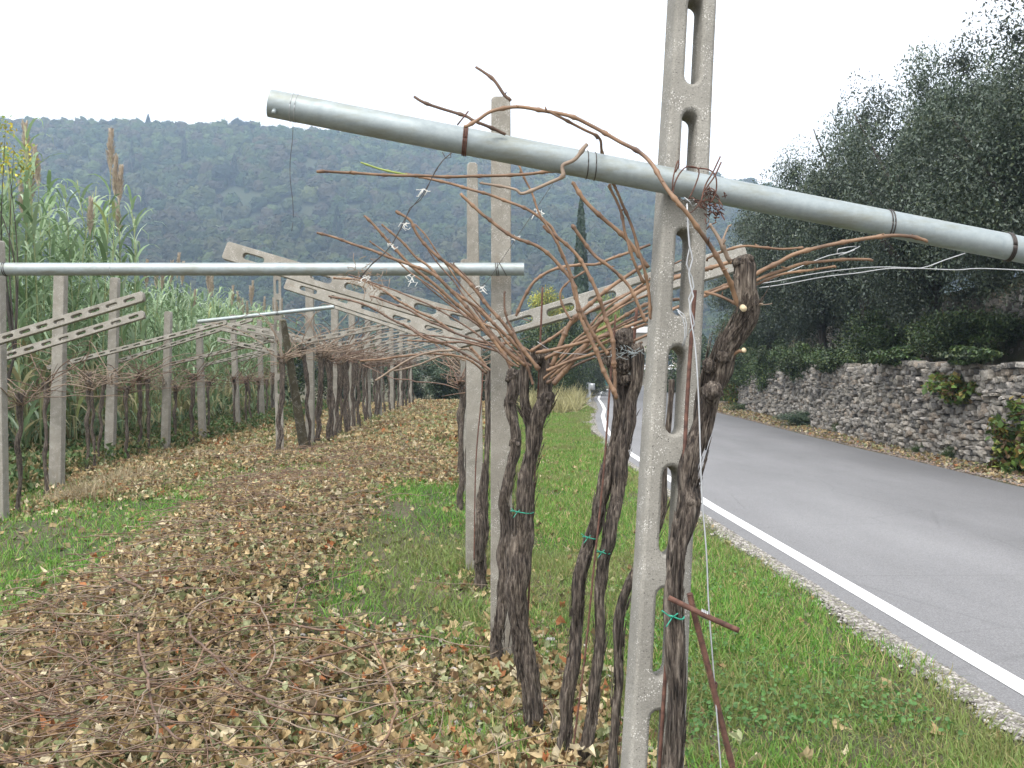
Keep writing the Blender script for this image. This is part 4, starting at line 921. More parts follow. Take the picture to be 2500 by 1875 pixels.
# ------------------------------------------------------------------ trees and bushes
def leaf_cloud(nl, seed, ell, nblob=40, leaf=(.075, .02), cols=None, blob=.34, flat_=.9, hang=0.0):
    r = np.random.default_rng(seed); d = r.normal(size=(nblob, 3)); d /= np.linalg.norm(d, axis=1)[:, None]
    bc = d*(r.random(nblob)**.45)[:, None]*.80; br = blob*r.uniform(.6, 1.25, nblob)
    k = r.integers(0, nblob, nl); e = r.normal(size=(nl, 3)); e /= np.linalg.norm(e, axis=1)[:, None]
    p = bc[k]+e*(br[k]*r.random(nl)**.55)[:, None]
    # ragged sprays
    p += vnoise(p, 5, seed)[:, None]*.06*e
    p = p*np.array(ell)
    tv = np.array([[0, -.5, 0], [.5, 0, .08], [0, .5, 0], [-.5, 0, .08]])*np.array([leaf[1], leaf[0], leaf[1]]); tf = np.array([[0, 1, 2, 3]])
    T = xform(p, r.uniform(.7, 1.4, nl), r.random(nl)*6.3, r.normal(size=nl)*.7-hang, r.normal(size=nl)*.7)
    cols = np.array(cols); cc = cols[r.integers(0, len(cols), nl)]*r.uniform(.7, 1.3, (nl, 1))*(r.uniform(.55, 1.45, nblob)[k])[:, None]
    return ribbon_inst(tv, tf, T, cc)
olc = [[0.052, 0.076, 0.048], [0.070, 0.095, 0.064], [0.044, 0.064, 0.040], [0.105, 0.13, 0.105], [0.062, 0.080, 0.038]]
OV = []
for k in range(4):
    v, f, c = leaf_cloud(105000, 500+k, (1, 1, 1), 80, (.0245, .011), olc, .25)
    OV.append((v, f, c))
crownmesh = {}
def tree(name, X, Y, R_, zc, rzz, label, k, mat, src, group=None, trunk=True, cat='tree', g=None, tr=.14, ti=0):
    g = float(hgt(np.array([X]), np.array([Y]))[0]) if g is None else g
    e = empty(name, (X, Y, g)); tag(e, label, cat, group)
    key = (src, k)
    v, f, c = (OV if src == 'o' else BV if src == 'b' else YV)[k]
    if key not in crownmesh:
        o = mk('crown', v, f, mat, e, False, c, origin=(0, 0, 0)); crownmesh[key] = o.data
    else: o = bpy.data.objects.new('crown', crownmesh[key]); lnk(o, e)
    o.location = (0, 0, zc-g); o.scale = (R_[0], R_[1], R_[2]); o.rotation_euler[2] = rzz
    if trunk:
        r = random.Random(int(X*10+Y)); B = MB(); p0 = Vector((X, Y, g-.3)); fk = Vector((X+r.uniform(-.3, .3), Y, g+(zc-g)*.38))
        B.add(*tube([p0, p0.lerp(fk, .5)+Vector((r.uniform(-.15, .15), 0, 0)), fk], [tr*1.4, tr, tr*1.05], 12, .15, bark=.3, seed=int(X)))
        for q in range(6):
            a = r.uniform(0, 6.3); tp = Vector((X+math.cos(a)*R_[0]*.6, Y+math.sin(a)*R_[1]*.6, zc+r.uniform(-.2, .6)*R_[2]))
            B.add(*tube([fk-Vector((0, 0, .1)), fk.lerp(tp, .45)+Vector((r.uniform(-.3, .3), r.uniform(-.3, .3), .1)), tp], [tr*.75, tr*.4, tr*.12], 8, .2, bark=.2, seed=q))
        B.build('trunk', m_trunk, e)
    return e
GO = 'olive trees on the terrace above the dry stone wall'
ol = [(10.6, 20.0, (3.2, 3.0, 3.6), 5.6, 'rightmost olive tree, its crown cut by the right edge'), (10.3, 25.5, (3.2, 3.0, 4.0), 6.2, 'second olive tree from the right above the pale wall'), (10.9, 30.8, (3.4, 3.2, 4.4), 6.5, 'third olive tree from the right, its crown a high peak of the row'),
      (11.2, 36.8, (3.4, 3.2, 4.0), 5.9, 'fourth olive tree from the right, over the grassy tuft by the wall'), (12.0, 43, (3.4, 3.2, 3.9), 6.2, 'fifth olive tree from the right above the far part of the wall'), (12.4, 50, (3.5, 3.2, 4.2), 5.9, 'farthest and leftmost olive tree, close right of the near post'),
      (14.2, 24, (3.4, 3, 3.4), 6.2, 'tall olive tree of the upper terrace behind the rightmost ones'), (14.8, 31, (3.6, 3.2, 3.7), 7.6, 'olive tree of the upper terrace with the highest crown'), (15.6, 39, (3.6, 3.2, 3.5), 7.7, 'olive tree of the upper terrace behind the middle of the row'), (11.2, 15.4, (3, 2.8, 2.9), 5.1, 'olive tree just outside the right edge, its twigs reaching in'),
      (17, 48, (4, 3.5, 4), 6.8, 'dim olive tree of the upper terrace at the far end'), (17.6, 56, (4, 3.5, 3.4), 5.6, 'last dim tree where the road bends'), (15.2, 60, (3.2, 3, 3.6), 3.9, 'low dark tree closing the row by the bend'), (19, 70, (4.5, 4, 4.2), 4.3, 'dark tree beyond the bend seen beside the near post')]
for i, (X, Y, R_, zc, lb) in enumerate(ol): tree('olive_tree', X, Y, R_, zc, i*1.3, lb, i % 4, m_olive, 'o', GO)
# low scrub under and over the wall
bc1 = [[0.035, 0.065, 0.02], [0.05, 0.085, 0.025], [0.025, 0.045, 0.018], [0.075, 0.10, 0.03]]
BV = [leaf_cloud(22000, 600+k, (1, 1, 1), 40, (.045, .028), bc1, .32) for k in range(3)]
BV.append(leaf_cloud(2600, 610, (1, 1, 1), 22, (.10, .075), [[0.16, 0.17, 0.035], [0.20, 0.13, 0.035], [0.06, 0.11, 0.025], [0.16, 0.07, 0.035], [0.07, 0.12, 0.03], [0.06, 0.10, 0.03]], .42))
BV.append(leaf_cloud(30000, 611, (1, 1, 1), 34, (.055, .024), [[0.06, 0.10, 0.055], [0.08, 0.12, 0.07], [0.045, 0.075, 0.04], [0.13, 0.17, 0.12]], .33))
GB = 'bushes along the dry stone wall'
for i, (vx, vy, Y, rx, rz_, k, lb) in enumerate([(1960, 778, 27, .8, .30, 0, 'green scrub trailing over the top of the wall below the second olive tree'), (2085, 768, 21.5, .6, .18, 1, 'low green scrub on the wall top right of the middle'), (1875, 782, 31, .9, .55, 2, 'dark bush hanging halfway down the wall'), (1795, 792, 36, 1.0, .8, 1, 'tall bush draped over the wall between two pale stone faces'),
      (1735, 790, 42, 1.2, .8, 0, 'bush over the far part of the wall'), (1650, 825, 46, 1.3, 1.2, 3, 'yellow-green bush climbing the far wall'), (1585, 830, 52, 2.0, 1.6, 2, 'dark bush at the far end of the wall beside the near post'), (2190, 768, 18, .7, .15, 0, 'green scrub on the wall top at the right edge'),
      (1745, 915, 29.5, 1.25, .42, 4, 'low round grassy tuft at the wall foot by the road'), (1645, 888, 41, 1.6, .4, 0, 'weeds along the far wall foot'), (1700, 855, 37, .7, .75, 2, 'dark shrub standing before the wall'), (1925, 958, 22.4, .35, .3, 1, 'small weed at the wall foot right of the tuft'), (1965, 970, 21.2, .3, .25, 0, 'smaller weed next to it at the wall foot'),
      (2005, 975, 20, .5, .22, 1, 'flat weed patch at the wall foot under the ivy'), (2175, 965, 15.9, .85, .8, 3, 'yellow-green creeper bush against the wall foot at the right edge'), (2080, 840, 18.6, .6, .28, 3, 'yellowing creeper hanging from the wall top'), (1590, 740, 47, 2, 1.5, 2, 'dark undergrowth below the farthest olive tree'), (1900, 735, 28, 2.4, .8, 0, 'dark undergrowth on the terrace between olive trunks'), (2090, 725, 23, 2.2, .6, 2, 'dark undergrowth on the terrace at the right'), (1480, 800, 75, 3.5, 3, 2, 'dark trees closing the road bend'), (1830, 930, 26, .4, .3, 0, 'weed clump at the wall foot right of the grassy tuft'), (2060, 990, 18.6, .35, .3, 1, 'weed clump at the wall foot left of the yellow-green creeper'), (1775, 905, 30.5, .5, .35, 0, 'weed clump at the wall foot touching the grassy tuft')]):
    p = PV(vx, vy, Y); X = p.x
    ry_ = rx*.55
    if i < 8 or i == 15: X = float(wallx(Y))+.02; ry_ = rx*Y/X*.75; rx = .42
    g = max(0, p.z-rz_*.9)
    if i < 8 or 14 <= i <= 18:
        if i > 15: rx = 1.3; ry_ = 2.6
        if i == 14: X = float(wallx(Y))-.10; rx = .42; ry_ = .9
        cc_ = [[0.17, 0.20, 0.04], [0.20, 0.15, 0.035], [0.07, 0.13, 0.025], [0.13, 0.08, 0.035], [0.09, 0.15, 0.03], [0.07, 0.12, 0.03]] if k == 3 else bc1
        v, f, c = leaf_cloud(int((5200 if k != 3 else 1500)*ry_), 900+i, (rx, ry_, rz_*1.25), int(16+14*ry_), (.07, .04) if k != 3 else (.12, .09), cc_, .34 if k != 3 else .30)
        e = empty('bush', (X, Y, g)); tag(e, lb, 'bush', GB); o = mk('crown', v, f, m_leaf if k == 3 else m_olive, e, False, c, origin=(0, 0, 0)); o.location = (0, 0, p.z-g)
        continue
    tree('bush', X, Y, (rx, ry_, rz_), p.z, i*.0, lb, k, m_leaf if k == 3 else m_olive, 'b', GB, trunk=False, cat='bush', g=g)
GH = 'bushes behind the vineyard end'
hb = [(-20, 50, 4, 2.6, 2.2), (-15, 47, 3.2, 2, 1.8), (-10.5, 46, 3, 1.9, 1.6), (-7.2, 45, 2.2, 1.6, 1.4), (-4.6, 43.5, 1.9, 1.35, 1.25), (-2.7, 43, 1.8, 1.4, 1.2), (-1.3, 43.6, 1.9, 1.45, 1.2), (-2.0, 44.5, 2.4, 1.5, 1.25), (1.4, 50, 2.2, 2.3, 1.9), (.2, 47, 1.5, 1.3, 1), (3.1, 56, 2.4, 2.9, 2.0)]
for i, (X, Y, rx, rz_, zc) in enumerate(hb):
    tree('bush', X, Y, (rx, rx*.7, rz_), zc, i*1.1, f'dark green bushy growth closing the view behind the vines, {od[i]} from the left', 4 if i in (4, 5, 6, 7) else 2, m_olive, 'b', GH, trunk=False, cat='bush', g=.3)
spire('cypress_tree', PV(1255, 700, 95).x, 95, 0, 17.6, .85, (0.022, 0.045, 0.020), 'tall narrow dark green cypress rising behind the vine canes', m_olive, 2600, 77)
YV = [leaf_cloud(12000, 700, (1, 1, 1), 34, (.06, .035), [[0.34, 0.33, 0.05], [0.24, 0.27, 0.06], [0.42, 0.36, 0.06], [0.15, 0.20, 0.05]], .33), leaf_cloud(12000, 701, (1, 1, 1), 34, (.09, .02), [[0.22, 0.28, 0.07], [0.16, 0.22, 0.06], [0.30, 0.32, 0.08]], .33, hang=.9),
      leaf_cloud(700, 702, (1, 1, 1), 12, (.085, .045), [[0.40, 0.38, 0.07], [0.24, 0.32, 0.08], [0.50, 0.42, 0.06]], .42)]
tree('yellow_tree', PV(1185, 690, 82).x, 82, (2.4, 2, 2.6), PV(1185, 690, 82).z, 0, 'rounded yellow-leaved tree left of the cypress', 0, m_leaf, 'y', g=0)
tree('willow_tree', PV(1308, 735, 78).x, 78, (1.9, 2, 4.0), PV(1308, 735, 78).z, 0, 'drooping light green tree in front of the white-roofed house', 1, m_leaf, 'y', g=0)
tree('dark_tree', PV(1225, 800, 66).x, 66, (3.2, 3, 2.9), PV(1225, 795, 66).z, 0, 'dark round tree below the yellow one beside the road bend', 1, m_olive, 'o', g=0)
tree('dark_tree', PV(1370, 690, 118).x, 118, (6, 4, 4.2), PV(1370, 700, 118).z, 0, 'dark tree behind the white-roofed house', 2, m_olive, 'o', g=0)
tree('yellow_leaved_tree', -6.75, 13.4, (.55, .6, .75), 4.45, 0, 'slender tree with yellow-green leaves rising out of the reeds at the left edge', 2, m_leaf, 'y', tr=.02)
for q in ((1480, 830), ): pass
# ------------------------------------------------------------------ dry stone walls
def stone_wall(name, fx, y0, y1, h, label, seed, zf, sw=.19, sh=.085):
    r = np.random.default_rng(seed); cube = []
    n = 3; idx = {}
    def key(a, b, c):
        k = (a, b, c)
        if k not in idx: idx[k] = len(cube); cube.append([a/n*2-1, b/n*2-1, c/n*2-1])
        return idx[k]
    F = []
    for a in range(n):
        for b in range(n):
            F += [[key(a, b, 0), key(a, b+1, 0), key(a+1, b+1, 0), key(a+1, b, 0)], [key(a, b, n), key(a+1, b, n), key(a+1, b+1, n), key(a, b+1, n)],
                  [key(0, a, b), key(0, a, b+1), key(0, a+1, b+1), key(0, a+1, b)], [key(a, 0, b), key(a+1, 0, b), key(a+1, 0, b+1), key(a, 0, b+1)], [key(a, n, b), key(a, n, b+1), key(a+1, n, b+1), key(a+1, n, b)]]
    cube = np.array(cube); p = cube/np.maximum(1e-6, (np.abs(cube)**9).sum(1)**(1/9))[:, None]
    V = []; FF = []; C = []; m = 0; z = 0
    Fa = np.array(F)
    while z < h+.1:
        hh = sh*r.uniform(.55, 1.3); y = y0+r.random()*.2
        while y < y1:
            wd = sw*r.uniform(.5, 1.6)*(1+max(0, y-26)*.03); zt = z+hh/2+.05*math.sin(y*.9)+.06*float(n2(y, z, 1.4, 7))+r.normal()*.008; hx_ = h*(1+.10*float(n2(y, 0, .35, 8))+.04*float(n2(y, 0, 2.5, 8)))
            if zt < hx_:
                big = r.random() < .05
                s = np.array([.15, wd*.50, hh*(.52 if not big else .85)]); q = p*s*(1+.15*vnoise(p+r.random(3)*50, 1.3)[:, None])
                a = r.normal()*.12; q = np.stack([q[:, 0], q[:, 1]*math.cos(a)-q[:, 2]*math.sin(a), q[:, 1]*math.sin(a)+q[:, 2]*math.cos(a)], -1)
                yc = y+wd/2
                q += np.array([float(fx(yc))+.10+.05*zt+r.normal()*.04, yc, zf(yc)+zt])
                base = np.array([[0.265, 0.24, 0.205], [0.195, 0.18, 0.16], [0.35, 0.32, 0.285], [0.235, 0.195, 0.155], [0.12, 0.11, 0.10]][r.choice(5, p=[.35, .27, .16, .12, .10])])*r.uniform(.8, 1.15)
                V.append(q); FF.append(Fa+m); C.append(np.tile(base, (len(q), 1))); m += len(q)
            y += wd
        z += hh
    return tag(mk(name, np.concatenate(V), np.concatenate(FF), m_stone, smooth=False, col=np.concatenate(C)), label, 'wall')
stone_wall('dry_stone_wall', wallx, 12, 60, 1.72, 'long grey dry stone wall along the right side of the road', 1, lambda y: 0)
stone_wall('dry_stone_wall', lambda y: wallx(y)+3.2, 14, 46, 1.9, 'upper dry stone terrace wall glimpsed between the olive trunks', 2, lambda y: 1.5, .26, .14)
# ------------------------------------------------------------------ house, gate, guard rail beyond the bend
HY_ = 112
def hp(vx, vy, Y=HY_): return PV(vx, vy, Y)
eh = empty('house', (hp(1400, 830).x, HY_, 0)); tag(eh, 'beige house with a flat white roof at the far road bend', 'house')
x0, x1, zt = hp(1296, 720).x, hp(1470, 720).x, hp(1305, 719).z
m_wall = M('beige_render', flat((0.40, 0.36, 0.30), .9, 0, 2, .08)); m_roofw = M('white_roof', flat((0.75, 0.75, 0.76), .6)); m_glass = M('dark_glass', flat((0.06, 0.08, 0.10), .15)); m_teal = M('teal_gate_paint', flat((0.02, 0.22, 0.24), .5, 0, 3, .2)); m_gal = M('zinc_rail', flat((0.46, 0.48, 0.50), .45, .4, 12, .1))
V, F = box(((x0+x1)/2, HY_+4, zt/2), (x1-x0, 8, zt)); mk('wall', V, F, m_wall, eh, False)
V, F = box(((x0+x1)/2-.1, HY_+4, zt+.32), (x1-x0+1.6, 9.6, .62)); mk('roof', V, F, m_roofw, eh, False)
for vx in (1330, 1375, 1430):
    a = hp(vx, 775); V, F = box((a.x, HY_-.03, a.z), (2.2, .1, 1.3)); w_ = mk('window', V, F, m_glass, eh, False)
    V, F = box((a.x, HY_-.12, a.z-.72), (2.5, .2, .12)); mk('sill', V, F, m_roofw, eh, False)
V, F = box((hp(1400, 800).x, HY_-.6, hp(1400, 797).z), (x1-x0, 1.2, .25)); mk('canopy', V, F, m_roofw, eh, False)
eg = empty('gate', (hp(1325, 835, 104).x, 104, 0)); tag(eg, 'teal double gate closing the drive at the road bend', 'gate')
for k in range(2):
    a = hp(1304+k*24, 820, 104).x; b = hp(1326+k*24, 820, 104).x; B = MB(); top = hp(0, 817, 104).z
    B.add(*box(((a+b)/2, 104, top/2+.05), (b-a-.05, .06, top-.1)))
    for q in range(5): B.add(*box((a+(b-a)*(q+.5)/5, 103.95, top/2+.05), (.05, .06, top)))
    B.build('leaf', m_teal, eg, False)
er = empty('guard_rail', (4.15, 52.6, 0)); tag(er, 'zinc guard rail starting behind the bend of the verge', 'guard rail')
rp = [(4.05, 52.2), (4.25, 55), (4.5, 60), (5.0, 68), (5.6, 78)]
prof = [(-.16, .0), (-.12, .05), (-.05, .05), (-.02, 0), (.02, 0), (.05, .05), (.12, .05), (.16, 0)]
C, _ = spline([Vector((x, y, .78)) for x, y in rp], 1.0); V = []; F = []
for c in C:
    for (z_, o_) in prof: V.append((c[0]+o_, c[1], c[2]+z_))
for i in range(len(C)-1):
    for k in range(7): F.append([i*8+k, i*8+k+1, (i+1)*8+k+1, (i+1)*8+k])
mk('rail', V, F, m_gal, er, False)
B = MB(); B.add(*tube([(4.09, 52.1, .62), (4.09, 52.1, .95)], .13, 14, .1)); B.build('rail_end', m_gal, er)
for (x, y) in rp: V, F = box((x-.08, y, .45), (.12, .10, .95)); mk('post', V, F, m_gal, er, False)
# ------------------------------------------------------------------ ground cover
def litter_mask(x, y):
    m = sst(6.2, 5.0, y)*sst(.75, .2, x)                                     # all of the foreground
    m = np.maximum(m, np.exp(-((x+2.15)/1.15)**4)*sst(14, 11, y))
    m = np.maximum(m, sst(10.5, 13, y)*sst(-.45, -.75, x)*sst(-6.6, -6.0, x)*sst(42, 39, y))
    m = np.maximum(m, .55*sst(.4, .0, x)*sst(7.5, 5.5, y)); m = np.maximum(m, .5*np.exp(-((x+.35)/.35)**2)*sst(9, 6, y))
    m = np.maximum(m, .9*np.exp(-((x+4.3)/.7)**2)*sst(9, 10.5, y))
    g = (np.abs(x+3.75) < .75)*(y > 4.6)*(y < 10.2)
    m = np.where(g > 0, m*.22, m)
    g2 = np.exp(-((x+.86)/.48)**4)*sst(5.7, 6.4, y)*sst(12, 11, y); m = m*(1-.96*g2)
    m = m*np.clip(.75+.9*n2(x, y, 1.4, 21), .15, 1)
    return np.where(x > np.minimum(linex(y)-.5, 30), 0, m)
def leaf_tmpl(seed):
    r = np.random.default_rng(seed); a = np.arange(11)/11*2*math.pi; rad = np.array([1, .80, .95, .74, .85, .6, .6, .85, .74, .95, .80])*r.uniform(.85, 1.15, 11)
    V = [[0, 0, 0]]; k1, k2 = r.uniform(-1.6, 1.6, 2); ph = r.uniform(0, 6)
    for t_, q in zip(a, rad): x, y = math.sin(t_)*q, math.cos(t_)*q; V.append([x*.95*(1-.3*abs(k1)), y*.95, 1.3*k1*x*x+k2*y*y+.22*math.sin(3*t_+ph)+r.normal()*.18])
    return np.array(V)*.5, np.array([[0, 1+i, 1+(i+1) % 11] for i in range(11)])
LT = [leaf_tmpl(800+k) for k in range(7)]
lcol = 1.12*np.array([[0.34, 0.25, 0.125], [0.26, 0.18, 0.085], [0.44, 0.34, 0.19], [0.21, 0.13, 0.065], [0.23, 0.225, 0.105], [0.32, 0.13, 0.05], [0.16, 0.18, 0.075], [0.50, 0.43, 0.29], [0.10, 0.07, 0.04], [0.29, 0.31, 0.17]])
lp = np.array([.20, .12, .17, .06, .14, .025, .085, .09, .03, .08])
def sample(n, x0, x1, y0, y1, maskf, ypow=1.0):
    x = NR.uniform(x0, x1, n); y = y0+(y1-y0)*NR.random(n)**ypow; k = (NR.random(n) < maskf(x, y)) & (np.abs(x) < .56*y+.5); return x[k], y[k]
def scatter_leaves(name, n, y0, y1, s0, s1, ypow, lift, mask, label, x0=-6.5, x1=2.2, tilt=.75):
    parts = []
    for k in range(7):
        x, y = sample(n//7, x0, x1, y0, y1, mask, ypow); m = len(x); s = NR.uniform(s0, s1, m)
        # clustered tone
        z = hgt(x, y)+NR.random(m)*lift*np.minimum(1, mask(x, y)+.1)+.01
        T = xform(np.stack([x, y, z], -1), s, NR.random(m)*6.3, NR.normal(size=m)*tilt, NR.normal(size=m)*tilt)
        c = lcol[NR.choice(10, m, p=lp)]*NR.uniform(.75, 1.2, (m, 1)); parts.append(ribbon_inst(LT[k][0], LT[k][1], T, c))
    V_, F_, C_ = joinarr(parts); return tag(mk(name, V_, F_, m_litter, smooth=False, col=C_), label, 'leaves', kind='stuff')
scatter_leaves('leaf_litter', 125000, 3.0, 16, .022, .078, 1.15, .10, litter_mask, 'withered vine leaves heaped between the rows')
scatter_leaves('leaf_litter', 60000, 14, 42, .07, .14, 1.25, .06, litter_mask, 'carpet of fallen leaves running back between the vine rows')
scatter_leaves('stray_leaves', 5200, 3.2, 20, .04, .09, 1.2, .05, lambda x, y: .35*(x > -.6)*(x < linex(y)-.3)+.1*(x < -3), 'single brown leaves lying on the grass verge')
# crumbs under the leaves so that the soil does not show bare
cv = np.array([[-.5, -.5, 0], [.5, -.4, .1], [.4, .5, 0], [-.5, .4, .12]])
x, y = sample(90000, -6.5, 1.2, 2.9, 42, lambda x, y: np.clip(litter_mask(x, y)+.12, 0, 1)*(x < .9), 1.6); m = len(x)
T = xform(np.stack([x, y, hgt(x, y)+NR.random(m)*.02], -1), NR.uniform(.015, .05, m)*(1+y*.03), NR.random(m)*6.3, NR.normal(size=m)*.5, NR.normal(size=m)*.5)
v, f, c = ribbon_inst(cv, np.array([[0, 1, 2, 3]]), T, lcol[NR.choice(10, m, p=lp)]*NR.uniform(.5, 1.1, (m, 1)))
tag(mk('leaf_crumbs', v, f, m_litter, smooth=False, col=c), 'crumbled leaf fragments on the vineyard floor', 'leaves', kind='stuff')
# pruned canes heaped on the litter
B = [MB(), MB(), MB()]
for q in range(1050):
    for _ in range(20):
        y = 3.3+R.random()**1.5*(11 if q < 720 else 30); x = R.gauss(-2.0, .95) if y < 13 else R.uniform(-4.6, -.9)
        if abs(x) < .56*y+.3 and R.random() < float(litter_mask(np.array([x]), np.array([y]))[0]): break
    a = R.uniform(0, math.pi) if R.random() < .45 else R.gauss(0, .5); l = R.uniform(.25, 1.1); z = float(hgt(np.array([x]), np.array([y]))[0])+.03; z0 = z+R.uniform(.02, .11)
    d = Vector((math.cos(a), math.sin(a), 0)); s_ = Vector((-d.y, d.x, 0)); cv_ = R.gauss(0, .16)*l
    pts = [Vector((x, y, z0))-d*l/2, Vector((x, y, z0+R.uniform(-.02, .07)))-d*l*.15+s_*cv_, Vector((x, y, z0+R.uniform(-.02, .08)))+d*l*.2+s_*cv_, Vector((x, y, z0+R.uniform(-.03, .14)))+d*l/2]
    B[R.choice((0, 0, 1, 2, 2))].add(*tube(pts, [R.uniform(.0020, .0040), .0015], 5, .05, wig=.02, seed=q))
for b_, m_ in zip(B, (m_caned, m_cane, m_canep)): tag(b_.build('pruned_twigs', m_), 'cut vine twigs strewn through the leaf litter', 'twigs', kind='stuff')
# the long prunings that one can follow by eye
def gp(vx, vy, lift=0.06):      # the point of the ground seen at (vx, vy)
    Y = 4.0
    for _ in range(30):
        X = (vx*K-1250)/2500*Y; z = float(hgt(np.array([X]), np.array([Y]))[0])+lift; Y = .5*Y+.5*(CAM_H-z)*2500/max(8, vy*K-905)
    return PV(vx, vy, Y)
z8 = lambda l: [(x*.4, 1061.8+y*.4) for x, y in l]
longc = [([(0, 930), (90, 1010), (200, 1080), (300, 1125), (370, 1165)], 6, m_cane, 'arched reddish pruning at the lower left edge'), ([(0, 1060), (80, 1130), (170, 1180), (300, 1205), (400, 1190), (480, 1160), (600, 1140), (700, 1138)], 5.5, m_caned, 'sagging pruning curving up in the lower left'),
         ([(225, 835), (370, 890), (480, 935), (600, 985), (750, 1030), (880, 1045)], 5, m_caned, 'straight purple pruning sloping down over the heap'), ([(745, 770), (760, 880), (790, 970), (805, 1040), (815, 1120), (850, 1230), (900, 1290), (960, 1335), (1030, 1360)], 6.5, m_caned, 'thick dark pruning running down the middle of the heap'),
         ([(1020, 710), (1040, 780), (1110, 850), (1190, 920), (1280, 1030), (1400, 1110), (1500, 1160), (1650, 1195), (1830, 1215)], 6, m_caned, 'long dark pruning crossing the heap to the lower right'), ([(1050, 990), (1070, 900), (1130, 820), (1220, 770), (1330, 735), (1450, 725), (1580, 715)], 5.5, m_cane, 'bright arched pruning in the middle of the heap'),
         ([(1310, 970), (1400, 880), (1490, 815), (1600, 790), (1750, 800), (1870, 835), (2010, 915)], 5, m_cane, 'red-brown pruning bowed towards the flat-topped post'), ([(2020, 820), (2050, 880), (2090, 980), (2130, 1080), (2140, 1180), (2100, 1310), (2030, 1400), (1940, 1450), (1850, 1458), (1700, 1430), (1500, 1395), (1250, 1378)], 5.5, m_cane, 'big pruning looping round in a wide hook near the bottom'),
         ([(1640, 920), (1800, 880), (2010, 825), (2150, 800), (2260, 785)], 6, m_caned, 'pruning lying towards the foot of the flat-topped post'), ([(210, 650), (330, 660), (480, 665), (640, 668), (800, 650)], 4, m_canep, 'thin pale pruning lying level at the left of the heap'), ([(640, 450), (700, 490), (780, 535)], 8, m_caned, 'short thick cut pruning stub on the heap'),
         ([(1010, 690), (1040, 640), (1100, 595), (1200, 575), (1300, 595), (1400, 615), (1440, 690), (1455, 770), (1480, 830)], 5, m_canep, 'pale pruning looped over the top of the heap'), ([(1430, 1005), (1480, 890), (1490, 830)], 5, m_canep, 'pale bent twig standing in the heap'), ([(800, 1040), (770, 1120), (700, 1240), (665, 1310), (650, 1400)], 4, m_canep, 'pale thin pruning dangling at the bottom left'),
         ([(845, 1330), (845, 1240), (855, 1180), (900, 1110)], 6, m_canep, 'pale forked pruning near the bottom'), ([(720, 1070), (850, 1050), (1000, 1065), (1150, 1060), (1280, 1100), (1400, 1125)], 5, m_cane, 'red pruning lying flat across the heap'), ([(1440, 1010), (1600, 1060), (1750, 1100), (1900, 1130), (2080, 1150)], 4, m_canep, 'yellowish thin pruning sloping right'),
         ([(480, 930), (560, 880), (660, 820), (720, 790)], 5, m_caned, 'dark pruning leaning up to the right at the left of the heap'), ([(1560, 720), (1700, 745), (1800, 745), (1900, 760), (2020, 825)], 5, m_caned, 'dark pruning along the upper right of the heap'), ([(1580, 650), (1620, 540), (1660, 500), (1800, 465), (1950, 420)], 4, m_caned, 'thin pruning rising towards the grass strip')]
for i, (l, w, mt, lb) in enumerate(longc):
    P_ = [gp(*q, lift=.15+.03*math.sin(j*1.7+i)) for j, q in enumerate(z8(l))]; rr_ = [w*.4*1.13/2500*P_[0].y*2.4/2, w*.4*1.13/2500*P_[0].y*1.5/2]
    V, F = tube(P_, rr_, 8, .012, node=.4, wig=.01, seed=i); tag(mk('pruned_cane', V, F, mt, origin=P_[0]), lb, 'vine pruning', 'long prunings on the heap')
for i, (l, lb) in enumerate([([(280, 1150), (360, 1105), (400, 1070), (470, 1048), (520, 1040)], 'pale'), ([(300, 1165), (400, 1120), (480, 1110)], 'pale low')]):
    P_ = [PV(530.9+x*.24*.0+x*.32-530.9+398.2+0, 486.6+y*.32+140, 13.4) for x, y in l]
    V, F = tube(P_, [.008, .005], 6, .05, wig=.03, seed=i); tag(mk('pruned_cane', V, F, m_canep, origin=P_[0]), f'{lb} bent branch lying before the slotted end post', 'vine pruning', 'long prunings on the heap')
# stones showing between the leaves
x, y = sample(1500, -1.6, .9, 3.2, 6.2, lambda x, y: .7*np.exp(-((x+.25)/.6)**2), 1.3); m = len(x)
ic = np.array([[0, 0, 1], [.9, 0, .3], [.3, .9, .3], [-.7, .5, .3], [-.7, -.5, .3], [.3, -.9, .3], [.7, .5, -.4], [-.3, .8, -.4], [-.8, 0, -.4], [-.3, -.8, -.4], [.7, -.5, -.4]])
ifc = np.array([[0, 1, 2], [0, 2, 3], [0, 3, 4], [0, 4, 5], [0, 5, 1], [1, 6, 2], [2, 7, 3], [3, 8, 4], [4, 9, 5], [5, 10, 1], [6, 7, 2], [7, 8, 3], [8, 9, 4], [9, 10, 5], [10, 6, 1]])
def stones(name, x, y, s0, s1, label, zz=0.0, cols=((.50, .47, .44), (.40, .36, .33), (.58, .55, .52), (.33, .29, .26))):
    m = len(x); s = NR.uniform(s0, s1, m)**1; s3 = np.stack([s, s*NR.uniform(.6, 1, m), s*NR.uniform(.3, .6, m)], -1)
    T = xform(np.stack([x, y, hgt(x, y)+zz], -1), s3, NR.random(m)*6.3, NR.normal(size=m)*.3, NR.normal(size=m)*.3)
    v, f, c = ribbon_inst(ic, ifc, T, np.array(cols)[NR.integers(0, len(cols), m)]*NR.uniform(.8, 1.15, (m, 1)))
    return tag(mk(name, v, f, m_stone, smooth=False, col=c), label, 'stones', kind='stuff')
stones('pale_stones', x, y, .008, .032, 'pale stones among the leaves at the feet of the vines', .015)
n = 52000; y = 2.6+58*NR.random(n)**2.6; sd = NR.random(n); wv = .10+.07*n2(y, y*0, .9, 5); x = linex(y)-.17-wv*np.abs(NR.normal(size=n))*.62
x[y > 26] -= NR.random((y > 26).sum())*.7*sst(26, 36, y[y > 26])
